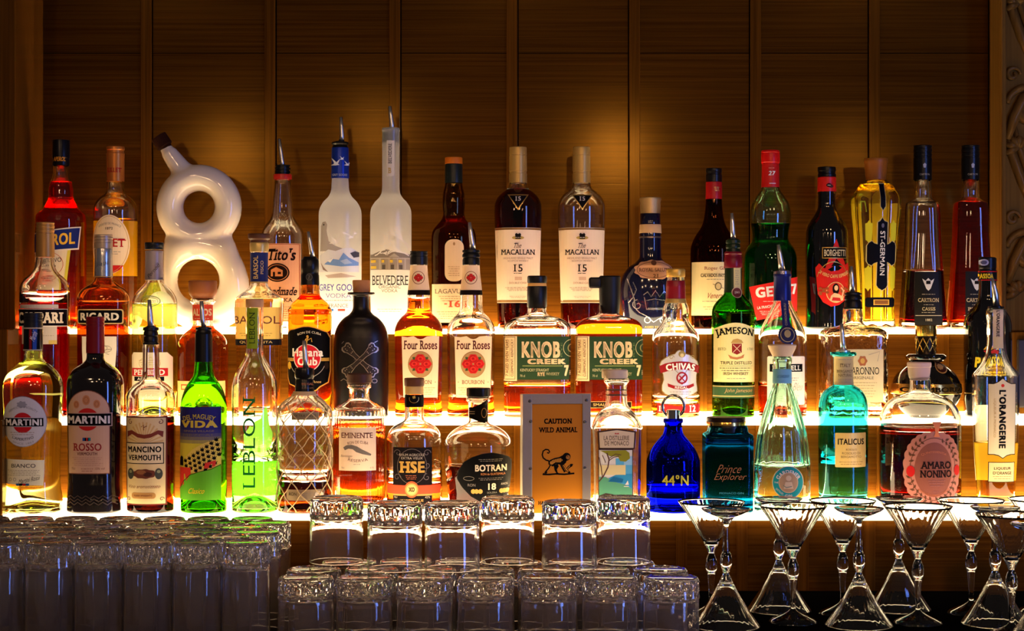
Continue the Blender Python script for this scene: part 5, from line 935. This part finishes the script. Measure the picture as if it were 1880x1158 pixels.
p.text('SOLERA', 904, 899, 18, 3.4, (120, 116, 110), 2).text('1893', 904, 905, 14, 3.6, (120, 116, 110), 2).fine(904, 912, 40, 1, 3, (120, 110, 100), 2).ring(862, 873, 10, 4, .8, (120, 110, 100), 2); b.label('label', p, gx=4, gy=3)
# boxed sign
def sign():
    d = 2.962; s = d / F; r = thing('warning_sign', 'yellow wild animal caution sign in a riveted grey metal frame with a monkey picture', 'sign', (X(1019, d), d, Z3), math.radians(9))
    by = CY + (CZ - Z3) * F / d; x0, x1, yt = 957, 1082, 722; hx = (x1 - x0) / 2 * s / math.cos(math.radians(9)); ht = (by - yt) * s; cx0 = 1019
    t = .030
    mesh_obj('board', *box_data(-hx + .001, hx - .001, -t / 2 + .002, t / 2, .0, ht - .001, .001), pbr((206, 190, 160), .5), r, smooth=False)
    FR = pbr((168, 156, 142), .3, .5, bump=.9, bscale=45); wl, wr, wt = 17 * s, 15.5 * s, 18.5 * s
    fr = mesh_obj('metal_frame', *join([box_data(-hx, -hx + wl, -t / 2 - .0015, -t / 2 + .003, 0, ht, .0007), box_data(hx - wr, hx, -t / 2 - .0015, -t / 2 + .003, 0, ht, .0007), box_data(-hx + wl - .001, hx - wr + .001, -t / 2 - .0012, -t / 2 + .003, ht - wt, ht, .0007)]), FR, r, smooth=False)
    V = []
    for px, py in ((969, 735), (1074, 734), (970.5, 772), (1071, 774), (970, 858), (1071, 858)):
        o = ((px - cx0) * s, -t / 2 - .0014, (by - py) * s); v, f = revolve([(0, .0028, .0028, 2, None), (.0008, .0026, .0026, 2, None), (.0014, .0012, .0012, 2, None)], 14)
        mesh_obj('rivet', [(x + o[0], o[1] - z, y + o[2]) for x, y, z in v], f, pbr((96, 90, 86), .3, .9), fr)
    p = Print(); I = (26, 20, 16); K = 3.859
    Q = lambda pts: [(930 + x / K, 660 + y / K) for x, y in pts]
    p.rect(974, 739, 1067.5, by - 1, (190, 116, 18)).text('CAUTION', 1022, 772, 52, 9.5, I, 1, .05, True).text('WILD ANIMAL', 1022, 788, 72, 9.5, I, 1, .04, True).text('HANDLE WITH CARE', 1021, 921, 72, 6.5, I, 1, .04, True)
    p.line(Q([(290, 712), (268, 706), (248, 690), (241, 668), (248, 642), (266, 631), (286, 634), (294, 648), (286, 658), (276, 652)]), 2.6, I, 1)
    p.poly(Q([(284, 716), (300, 704), (330, 692), (362, 686), (390, 672), (404, 690), (420, 704), (410, 728), (392, 742), (372, 740), (340, 734), (318, 752), (300, 748), (286, 736)]), I, 1).poly(Q([(296, 720), (316, 706), (348, 698), (376, 694), (388, 708), (372, 722), (336, 722), (312, 738), (298, 736)]), (196, 130, 40), 2)
    for k in range(7): p.line(Q([(306 + k * 12, 704 - k * 1.5), (312 + k * 11, 722 - k * .6)]), .7, I, 3)
    p.ell(*Q([(416, 684)])[0], 7.5, 7.2, I, 1).ell(*Q([(426, 688)])[0], 3.8, 4, (150, 96, 36), 2).ell(*Q([(422, 680)])[0], .9, .9, I, 3, 8).ell(*Q([(404, 676)])[0], 2, 2.4, I, 2)
    p.line(Q([(390, 736), (404, 762), (424, 786), (440, 800)]), 4, I, 1).line(Q([(394, 742), (408, 766), (428, 790)]), 1.6, (196, 130, 40), 2).line(Q([(374, 738), (388, 766), (404, 792)]), 3.4, I, 1).poly(Q([(322, 740), (352, 734), (360, 752), (346, 772), (352, 794), (362, 802), (344, 802), (330, 780)]), I, 1).line(Q([(304, 742), (290, 766), (272, 786), (262, 800)]), 4.4, I, 1).line(Q([(306, 746), (294, 768), (276, 788)]), 1.6, (196, 130, 40), 2)
    p.line(Q([(244, 806), (290, 808), (340, 804), (400, 808), (472, 802)]), 3, I, 1).poly(Q([(404, 784), (424, 752), (446, 734), (464, 736), (456, 752), (434, 766), (416, 788)]), I, 1).line(Q([(412, 780), (440, 748)]), 1, (196, 130, 40), 2).line(Q([(250, 798), (262, 806)]), 2, I, 1)
    f = lambda x, y, lay: ((x - cx0) * s, -t / 2 - .0002 - .00012 * lay + .002, (by - y) * s)
    p.build('printed_panel', f, r, gx=400, gy=400)
sign()
# monaco gin
b = Bottle('gin_bottle', 'square clear gin bottle with a seaside picture label and pale wooden stopper', 'bottle', 1131.7, D3 + .01, Z3,
  [(694, 22), (697, 24), (700, 23.6), (704, 20), (712, 19.2), (738, 19.6), (746, 23), (757, 33), (768, 40), (777, 44), (784, 47), (790, 46.5), (939, 43.5)], n=4.4, dr=.9, t=4, level=None, punt=3, tb=14)
b.cap('stopper', [(678, 23), (680, 24), (692, 24), (694, 23)], pbr((222, 196, 160), .6, bump=.2), dx=-3)
b.cap('neck_ring', [(714.5, 19.8), (716, 19.9)], pbr((60, 44, 36), .4)); b.cap('neck_ring', [(724, 20), (725.5, 20)], pbr((60, 44, 36), .4))
DK = (62, 36, 32)
p = Print(); p.poly([(1095, 789), (1130, 784), (1165, 789), (1163, 821.5), (1097, 821.5)], DK).poly([(1098, 791), (1130, 786.5), (1162, 791), (1160.5, 819), (1099.5, 819)], (226, 204, 166), 1).text('LA DISTILLERIE', 1129.5, 801, 46, 8, (70, 44, 36), 2, .0).text('DE MONACO', 1130, 810.5, 44, 8, (70, 44, 36), 2, .0).poly([(1126, 794), (1127, 791.5), (1130, 793), (1133, 791.5), (1134, 794)], (190, 40, 36), 2); b.label('upper_label', p, gx=4)
p = Print(); p.rect(1097, 822, 1159, 911, (240, 236, 220)).rect(1128, 838, 1158, 902, (96, 186, 226), 1).rect(1143, 834, 1158, 850, (160, 210, 236), 2).rect(1098, 850, 1146, 868, (244, 226, 160), 2).poly([(1098, 872), (1110, 872), (1124, 880), (1146, 886), (1158, 894), (1158, 909), (1098, 909)], (96, 170, 130), 3).poly([(1128, 868), (1158, 866), (1158, 893), (1146, 884), (1130, 880), (1112, 876)], (56, 158, 206), 2).poly([(1098, 906), (1110, 901), (1122, 903), (1136, 907), (1140, 910), (1098, 910)], (70, 60, 50), 4).poly([(1114, 880), (1124, 872), (1142, 876), (1140, 882)], (30, 110, 160), 4)
p.poly([(1100, 824), (1146, 823), (1153, 828), (1154, 838), (1146, 844), (1136, 843), (1132, 834), (1118, 834), (1108, 828)], (150, 148, 40), 3).line([(1098, 880), (1106, 870), (1114, 854), (1116, 840), (1112, 828)], 2.2, (96, 60, 56), 4).line([(1116, 842), (1124, 836), (1134, 834)], 1.4, (96, 60, 56), 4).line([(1116, 838), (1128, 830), (1138, 832)], 1.2, (96, 60, 56), 4).line([(1104, 872), (1102, 856), (1098, 836)], 1.4, (96, 60, 56), 4).line([(1110, 846), (1104, 832)], 1.2, (96, 60, 56), 4)
p.poly([(1145, 886), (1150, 878), (1152, 886)], WHITE, 5).rect(1143, 888, 1152, 889.4, WHITE, 5).frame(1096.5, 821.5, 1159.5, 911.5, 1.2, DK, 5).rect(1100, 911.5, 1158, 940, (238, 216, 190)).rect(1100, 911.5, 1158, 913, DK, 1).rect(1125, 916, 1127, 918, RED, 1).text('GIN', 1128, 926, 22, 8, DK, 1, .02); b.label('label', p, gx=4)
# cobalt gin
b = Bottle('gin_bottle', 'cobalt blue conical-shouldered gin bottle with a steel ring stopper', 'bottle', 1236, D3 + .005, Z3,
  [(768, 16.5), (769, 18.2), (775, 18.2), (777, 15.6), (784, 16), (796, 18.5), (808, 28), (822, 39), (836, 46), (848, 49), (862, 49.5), (939, 49)], glass=glassy((.03, .06, .86)), t=3.2, level=899, liq=liquid((.5, .6, 1)), punt=6)
c = b.cap('stopper', [(752, 11.4), (753, 12.6), (768.5, 12.8)], pbr((206, 200, 194), .12, 1.0))
v, f = tube_data([(20.0 * math.cos(2 * PI * k / 48) * b.s, 0, (b.by - 746 + 20.0 * math.sin(2 * PI * k / 48)) * b.s) for k in range(49)], 2.6 * b.s, 12, False)
mesh_obj('pull_ring', v, f, pbr((170, 160, 150), .15, 1.0), c)
p = Print(); p.text('44°N', 1236, 877, 48, 19, (226, 214, 60), 1, .02); b.label('lettering', p)
# dark teal square gin
b = Bottle('gin_bottle', 'dark teal square gin bottle with copper script and a gold banded black stopper', 'bottle', 1336, D3 + .01, Z3,
  [(780, 33), (786, 34.5), (791, 35), (794, 38), (797, 43), (801, 44.5), (860, 44.2), (939, 43.6)], glass=glassy((.05, .34, .48), rough=.12), n=7, dr=.95, t=4, level=812, liq=liquid((.3, .6, .75)), punt=3, tb=12)
b.cap('stopper', [(765, 35), (766.5, 36), (773, 36)], pbr((40, 22, 16), .35), dx=-3); b.cap('gold_band', [(773, 36.3), (780, 36.3)], pbr((206, 166, 84), .2, 1.0), dx=-3); b.cap('stopper_base', [(780, 35), (786, 34.6), (794, 35)], pbr((16, 18, 20), .3), dx=-1)
p = Print(); CP = pbr((206, 130, 90), .3, .5); p.text('Prince', 1335, 857, 42, 15, CP, 1, -.012, slant=.45).text('Explorer', 1336, 873, 56, 15, CP, 1, -.012, slant=.45).text('MONACO GIN', 1338, 901, 44, 3.4, (60, 130, 150), 1); b.label('lettering', p)
# fluted gin
def fl12(a, y):
    k = max(0, min(1, (y - 706) / 40)) * max(0, min(1, (868 - y) / 30)); return 1 - .075 * k * (1 - abs(math.cos(7 * a)))
b = Bottle('gin_bottle', 'tall fluted conical gin bottle with aqua tint, turquoise round label and cork', 'bottle', 1436, D3, Z3,
  [(654, 16), (657, 17.8), (664, 17.8), (668, 16.4), (700, 16.6), (708, 18), (724, 24), (740, 29.5), (768, 38), (796, 45), (824, 49), (850, 51), (870, 51.4), (939, 51)], glass=glassy((.84, .98, .93)), t=3.6, level=852, liq=liquid((.93, .99, .93)), flute=fl12, punt=6, tb=12, seg=112)
b.cap('cork', [(632, 25.5), (634, 26.2), (640, 24.5), (654, 17.5)], pbr((216, 186, 150), .7, bump=.3)); b.cap('neck_band', [(677, 17.2), (703, 17.8)], pbr((120, 186, 206), .5))
p = Print(); p.text('LE GARDENER', 1436, 690, 22, 5, (70, 120, 150), 1, slant=.3); b.label('band_print', p, prof=[(677, 17.6), (703, 18.2)])
TQ = (24, 150, 152)
p = Print(); p.ell(1440, 881, 29, 30, (206, 190, 160)).ell(1440, 881, 27.6, 28.6, TQ, 1).ell(1440, 881, 18, 19, (206, 180, 140), 2).ell(1440, 881, 16.4, 17.4, (190, 156, 116), 3).ell(1440, 873, 5, 5, (226, 200, 160), 4).poly([(1431, 892), (1434, 880), (1446, 880), (1449, 892)], (226, 200, 160), 4).line([(1430, 886), (1436, 890), (1446, 888)], 1.4, (120, 140, 120), 5)
p.text('GARDENER', 1440, 861.5, 50, 7, WHITE, 2, .03, arc=22).text('GIN', 1440, 905, 13, 5, WHITE, 2, .03, arc=-30).text('THE', 1418, 881, 7, 3, WHITE, 2).text('DISTILLED', 1424, 897, 16, 3.4, WHITE, 2, rot=40); b.label('label', p, gx=4)
p = Print(); p.rect(1388, 893, 1408, 934, see_through((.5, .6, .5), .5)).text('1962', 1398, 912, 30, 9, (60, 80, 70), 1, rot=-90); b.label('back_label', p, side=1)
# turquoise bergamot liqueur
b = Bottle('bergamot_liqueur_bottle', 'turquoise domed liqueur bottle with a gold label, tan neck label and metal pourer', 'bottle', 1548, DB, Z3,
  [(646, 22), (648, 24), (652, 24), (654, 19), (660, 18), (700, 18), (706, 19), (711, 27), (717, 34), (727, 40.5), (740, 44.2), (755, 45.2), (850, 45), (923, 44)], glass=glassy((.34, .88, .92)), t=3.4, level=849, liq=liquid((.72, .95, .92)), punt=4, tb=14)
b.pourer((1545, 593.6), (1547, 628), (1549, 644), [(641, 8), (643, 13), (647, 13)], STEEL, 2.8, 5.6)
p = Print(); p.rect(1530, 654, 1566, 706, (190, 168, 116)).fine(1549, 659, 24, 1, 3, GREY).text('ITALY', 1549, 670, 20, 6, (90, 70, 44), 1, .0, True).text('BERGAMOT', 1549, 681, 30, 5, (90, 70, 44), 1, .0, True).text('NATURAL', 1549, 688, 26, 5, (90, 70, 44), 1, .0, True).fine(1549, 696, 26, 2, 4, GREY); b.label('neck_label', p, gx=3)
p = Print(); GI = pbr((200, 166, 96), .42, .35); p.rect(1526, 791.6, 1584, 854, GI, 0, 2).text('ITALICUS', 1555, 807.5, 49, 11, (40, 32, 22), 1, .03).text('ROSOLIO', 1555, 822, 20, 3.4, (100, 80, 50), 1).text('ROSOLIO DI', 1555, 828.5, 34, 4, (100, 80, 50), 1).text('BERGAMOTTO', 1555, 835, 38, 4, (100, 80, 50), 1).fine(1555, 844, 44, 2, 4, (130, 100, 60)); b.label('label', p)
# amaro
b = Bottle('amaro_bottle', 'wide domed amaro bottle with a scalloped pink label and pale stopper, filled with dark red', 'bottle', 1689.5, DB - .025, Z3,
  [(692, 19), (700, 18.8), (712, 19), (719, 22), (723, 32), (729, 47), (738, 59), (749, 67), (762, 72), (776, 74), (800, 74), (930, 73.5)], t=4, level=789, liq=liquid((.28, .03, .02)), punt=4, tb=14, seg=80)
b.cap('stopper', [(664.5, 21.4), (666, 22), (673, 22), (674.5, 20.6), (684, 20), (692, 18.6), (698, 15.5)], pbr((232, 190, 164), .5), dx=-2)
PKL = (112, 60, 48); GO = (74, 42, 26)
p = Print(); N = 180; sc = [(1698 + (51.5 + 2.0 * abs(math.sin(26 * PI * i / N))) * math.copysign(abs(math.cos(2 * PI * i / N)) ** .8, math.cos(2 * PI * i / N)), 855 + (66 + 2.0 * abs(math.sin(26 * PI * i / N))) * math.copysign(abs(math.sin(2 * PI * i / N)) ** .86, math.sin(2 * PI * i / N))) for i in range(N)]
p.poly(sc, (152, 94, 82)).ell(1698, 856, 35, 49, PKL, 1)
for k in range(30):
    t = 2 * PI * (k + .5) / 30
    if abs(math.sin(t)) < .14 or (math.sin(t) < -.95): continue
    for r_, da in ((44.5, .10), (39.5, -.07)):
        a = t + da; cx, cy_ = 1698 + r_ * 1.02 * math.copysign(abs(math.cos(a)) ** .86, math.cos(a)), 855 + r_ * 1.34 * math.copysign(abs(math.sin(a)) ** .9, math.sin(a)); q = t + (.9 if r_ > 42 else -.5)
        ux, uy = math.cos(q), math.sin(q); p.poly([(cx + ux * 5.2, cy_ + uy * 5.2), (cx - uy * 2.2, cy_ + ux * 2.2), (cx - ux * 4, cy_ - uy * 4), (cx + uy * 2.2, cy_ - ux * 2.2)], GO, 2)
p.ring(1698, 855, 42.5, 56.5, 1, GO, 1)
p.ell(1657, 859, 7, 10, (160, 10, 14), 4).ell(1744, 858, 6.4, 9.5, (160, 10, 14), 4).ell(1704, 921, 6, 6, (206, 70, 50), 4).poly([(1694, 770), (1712, 770), (1707, 781), (1706, 792), (1709, 797), (1697, 797), (1700, 790), (1699, 781)], (196, 110, 66), 4)
p.text('AMARO', 1702, 848, 57, 13, (44, 26, 28), 5, .025, True).text('NONINO', 1702, 863.5, 59, 13, (44, 26, 28), 5, .025, True).text('QUINTESSENTIA', 1698, 824, 48, 4.6, (170, 96, 70), 4, arc=50).fine(1703, 875, 32, 3, 4.6, (120, 70, 66), 4, 1.4).fine(1703, 895, 14, 2, 4, (120, 70, 66), 4).text('AMARO DELLE GRANDI OCCASIONI', 1698, 902, 62, 4, (150, 80, 50), 4, arc=-40); b.label('label', p, gx=4)
# orange liqueur
b = Bottle('orange_liqueur_bottle', 'tall clear orange liqueur bottle with a vertical pointed label, rightmost on the lowest step', 'bottle', 1828.5, DB, Z3,
  [(567, 16), (568.5, 17.6), (575, 18), (584, 17), (588, 16.2), (618, 16.6), (640, 18), (655, 21), (666, 26), (676, 33), (683, 39.5), (688, 42.5, 1), (694, 42.6), (760, 41.6), (810, 40), (860, 37), (900, 34.6), (923, 33.5)], t=3.4, level=811, liq=liquid((1, .82, .26)), punt=3, tb=12)
b.pourer((1822, 512), (1828, 540), (1830, 563), [(561, 9), (562.5, 14.6), (565, 14.6), (567.5, 12)], pbr((40, 36, 36), .2, .7), 3, 6)
p = Print(); p.rect(1819, 568, 1838, 639, (222, 190, 150)).text("L'ORANGERIE", 1828, 594, 48, 6.5, (50, 36, 32), 1, .03, rot=90).rect(1820, 618, 1837, 638, (226, 196, 140), 1); b.label('neck_label', p, gx=3)
p = Print(); p.poly([(1789, 745), (1868, 745), (1864, 882), (1793, 882)], see_through((.95, .88, .6), .25)); b.label('back_label', p, side=1)
p = Print(); o_ = [(1804, 702), (1813, 702), (1822, 698), (1829.5, 692), (1837, 698), (1846, 702), (1856, 702), (1855.5, 832), (1846, 832), (1838, 834), (1830.5, 839), (1823, 834), (1815, 832), (1805, 832)]
p.poly(o_, (52, 34, 36)).poly([(1830 + (x - 1830) * .955, 766 + (y - 766) * .978) for x, y in o_], (216, 196, 156), 1).ell(1829.5, 706, 3, 3, (206, 50, 30), 2).text("L'ORANGERIE", 1829.5, 767, 106, 13, (36, 30, 30), 2, .06, rot=90).text('LIQUEUR A MONACO', 1815.5, 765, 70, 4.4, (176, 140, 80), 2, rot=90)
b.label('label', p)
p = Print(); p.rect(1806, 845, 1855, 882, (52, 34, 36)).rect(1807.2, 846.2, 1853.8, 880.8, (214, 186, 130), 1).text('LIQUEUR', 1831, 857, 31, 5.6, (60, 44, 36), 2, .02).text("D'ORANGE", 1831, 865, 34, 5.6, (60, 44, 36), 2, .02).fine(1831, 871, 34, 2, 4, (150, 120, 80), 2); b.label('lower_label', p)
# ================================================================ glassware on the counter
def tumbler_mesh(name, r, h, band, base, seg=84, wall=.0021, flare=1.03):
    """upside-down cut-glass tumbler: mouth down on z=0, heavy faceted foot at the top"""
    R = []; zb = h - band; rt = r / flare
    R += [(0.0, r - wall, r - wall, 2, None), (0.0, r - .0008, r - .0008, 2, None), (0.0008, r, r, 2, None), (0.0016, r, r, 2, None)] + [(zb * q, r + (rt - r) * q, r + (rt - r) * q, 2, (lambda a: 1 - .007 * abs(math.sin(14 * a)))) for q in (.1, .5, .9)] + [(zb - .002, rt * 1.0, rt * 1.0, 2, None), (zb - .0005, rt * .985, rt * .985, 2, None), (zb + .0008, rt * 1.02, rt * 1.02, 2, None)]
    sm = [True] * (len(R) - 1); m = 2; k = 14
    for i in range(m + 1):
        z = zb + .003 + (band - .009) * i / m; ph = (i % 2) * PI / k
        R.append((z, rt, rt, 2, (lambda a, ph=ph: 1.04 - .065 * abs(math.sin(k / 2 * (a + ph)))))); sm.append(False)
    R += [(h - .0038, rt * 1.0, rt, 2, None), (h - .0008, rt * .95, rt * .95, 2, None), (h, rt * .88, rt * .88, 2, None), (h - .0012, rt * .80, rt * .80, 2, None)]; sm += [True] * 4
    v, f = revolve(R, seg, close=(False, True))
    I = [(0.0, r - wall, r - wall, 2, None), (.0008, r - wall, r - wall, 2, None)] + [(zb * q, r + (rt - r) * q - wall, r + (rt - r) * q - wall, 2, None) for q in (.1, .5, .85)] + [(zb - .003, rt - wall * 1.2, rt - wall * 1.2, 2, None), (h - base - .0015, rt * .93, rt * .93, 2, (lambda a: 1 - .03 * abs(math.sin(6 * a)))), (h - base, rt * .86, rt * .86, 2, None)]
    v2, f2 = revolve(I, seg, close=(False, True), flip=True)
    S_ = []
    for s_ in sm: S_ += [s_] * seg
    S_ += [True] * (len(f) - len(S_)); S_ += [True] * len(f2)
    me = bpy.data.meshes.new(name); V, Fc = join([(v, f), (v2, f2)]); me.from_pydata(V, [], Fc); me.materials.append(HAZY); me.polygons.foreach_set('use_smooth', S_)
    bm = bmesh.new(); bm.from_mesh(me); bmesh.ops.remove_doubles(bm, verts=bm.verts, dist=1e-6); bm.to_mesh(me); bm.free(); me.update(); return me
def place(name, me, loc, label, cat, group, rz=0):
    o = bpy.data.objects.new(name, me); COL.objects.link(o); o.location = loc; o.rotation_euler = (0, 0, rz); return tag(o, label, cat, group)
# left batch: tall tumblers upside down in six close rows
HB = tumbler_mesh('highball_glass', .0326, .140, .036, .028); P_ = .0664
rows = ('frontmost row', 'second row from the front', 'third row from the front', 'third row from the back', 'second row from the back', 'back row')
for r_ in range(6):
    d = 2.452 + r_ * .0576
    for c_ in range(8):
        x = -.3590 - c_ * P_ - (.0332 if r_ % 2 else 0)
        if x < -.2820 * d - .034: continue
        place('highball_glass', HB, (x, d, COUNTER), 'upside-down tall cut-glass tumbler in the %s of the left batch' % rows[r_], 'glass', 'upside-down tall tumblers, %s' % rows[r_], random.random())
# middle batch: short tumblers, lower rows and six on top
TB = tumbler_mesh('tumbler_glass', .0388, .093, .029, .023)
low = [(562, 2.45), (669, 2.45), (780, 2.45), (892, 2.45), (1008, 2.45), (1120, 2.45), (1232, 2.45)]
for i, (px, d) in enumerate(low):
    place('tumbler_glass', TB, (X(px, d), d, COUNTER), 'upside-down short cut-glass tumbler, %s from the left in the front bottom row' % ('first', 'second', 'third', 'fourth', 'fifth', 'sixth', 'last')[i], 'glass', 'short tumblers, front bottom row', random.random())
for j, (d, off, nm) in enumerate(((2.530, 0, 'second'), (2.602, .5, 'rear'))):
    for i in range(7 if j == 0 else 6):
        place('tumbler_glass', TB, (-.276 + (i + off) * .0805, d, COUNTER), 'upside-down short cut-glass tumbler in the %s bottom row, under the upper tumblers' % nm, 'glass', 'short tumblers, %s bottom row' % nm, random.random())
ZT = COUNTER + .0932
for (px, d), l in zip(((618, 2.592), (725, 2.52), (830, 2.52), (932, 2.592), (1045, 2.535), (1145, 2.592)), ('leftmost of the six upper tumblers', 'second of the upper tumblers, below the black and gold rum label', 'third of the upper tumblers from the left', 'fourth of the upper tumblers, left of the yellow sign', 'fifth of the upper tumblers, in front of the yellow sign', 'rightmost of the six upper tumblers, below the seaside gin label')):
    place('tumbler_glass', TB, (X(px, d), d, ZT), 'upside-down short cut-glass tumbler, ' + l, 'glass', 'short tumblers stacked on top', random.random())
# ribbed coupes, alternately upright and upside down
def coupe_parts():
    s = 2.634 / F; H = 561 - 346; u = s
    z = lambda y: (1142 - y) * u
    K = 30; rb = lambda k: (lambda a: 1 - .009 * k * (1 - abs(math.cos(K / 2 * a))) * 2)
    outer = [(1006, 13, 0), (1003, 15, .3), (992, 21, 1), (975, 31, 1), (955, 43.5, 1), (938, 55, 1), (930, 61, .8), (926.5, 63.3, .2)]
    inner = [(1004, 9, 0), (1001, 13.2, .2), (992, 19, .6), (975, 29, .6), (955, 41.5, .6), (938, 53, .6), (930, 59.4, .4), (926.5, 62.2, .2)]
    vo, fo = revolve([(z(y), r * u, r * u, 2, rb(k)) for y, r, k in outer], 120, close=(True, False)); vi, fi = revolve([(z(y), r * u, r * u, 2, rb(k)) for y, r, k in inner], 120, close=(True, False), flip=True)
    n = len(outer); lip = []; a0 = (n - 1) * 120; b0 = len(vo) + (n - 1) * 120
    for k in range(120): k2 = (k + 1) % 120; lip.append([a0 + k, a0 + k2, b0 + k2, b0 + k])
    V, Fc = join([(vo, fo), (vi, fi)]); Fc += lip
    def m(nm, V, Fc):
        me = bpy.data.meshes.new(nm); me.from_pydata(V, [], Fc); me.materials.append(CLEAR); me.polygons.foreach_set('use_smooth', [True] * len(Fc)); me.update(); return me
    bowl = m('bowl', V, Fc)
    st = [(1117, 5.2), (1112, 4.6), (1095, 5.0), (1078, 6.2), (1064, 7.2), (1060.5, 7.6), (1059, 9), (1054, 10.4), (1045, 11.2), (1036, 10), (1029, 7), (1026, 5.6), (1024.5, 5.2), (1021, 6.6), (1014, 10), (1008, 12.6), (1006.2, 13)]
    fc = lambda a: 1 - .03 * abs(math.sin(6 * a))
    stem = m('stem', *revolve([(z(y), r * u, r * u, 2, fc if 1030 < y < 1058 else None) for y, r in st], 36))
    ft = [(1142, 42), (1141.6, 44.6), (1140, 44.8), (1136, 40), (1131, 29), (1126, 17), (1121, 8), (1117.2, 5.2)]
    foot = m('foot', *revolve([(z(y), r * u, r * u, 2, None) for y, r in ft], 64))
    return (bowl, stem, foot), (1142 - 926.5) * u
CP_, CH = coupe_parts()
def coupe(px, d, up, label):
    r = thing('coupe_glass', label, 'glass', (X(px, d), d, COUNTER), group='ribbed cocktail coupes'); rz = random.random() * .2
    for me in CP_:
        o = bpy.data.objects.new(me.name, me); COL.objects.link(o); o.parent = r
        o.rotation_euler = (0, 0, rz) if up else (PI, 0, rz); o.location = (0, 0, 0) if up else (0, 0, CH)
UPL = 'upright ribbed glass coupe, '; DNL = 'upside-down ribbed glass coupe, '
for px, d, up, l in ((1306, 2.690, True, UPL + 'first from the left, below the cobalt blue bottle'), (1333, 2.592, False, DNL + 'first from the left, beside the tumblers'),
    (1430, 2.735, False, DNL + 'behind the coupe below the turquoise round label'), (1456, 2.634, True, UPL + 'in front, below the turquoise round label'),
    (1547, 2.705, True, UPL + 'below the gold label of the turquoise bottle, in the rear'), (1577, 2.600, False, DNL + 'in front, below the gold label of the turquoise bottle'),
    (1650, 2.745, False, DNL + 'behind the coupe below the pink scalloped label'), (1685, 2.625, True, UPL + 'in front, below the pink scalloped label'),
    (1783, 2.712, True, UPL + 'in the rear, left of the tall orange liqueur bottle'), (1827, 2.615, False, DNL + 'below the tall orange liqueur bottle'),
    (1857, 2.515, True, UPL + 'in front at the right edge'), (1913, 2.725, True, UPL + 'cut by the right edge in the rear'), (1905, 2.405, False, DNL + 'lowest right corner, mostly cut off')):
    coupe(px, d, up, l)
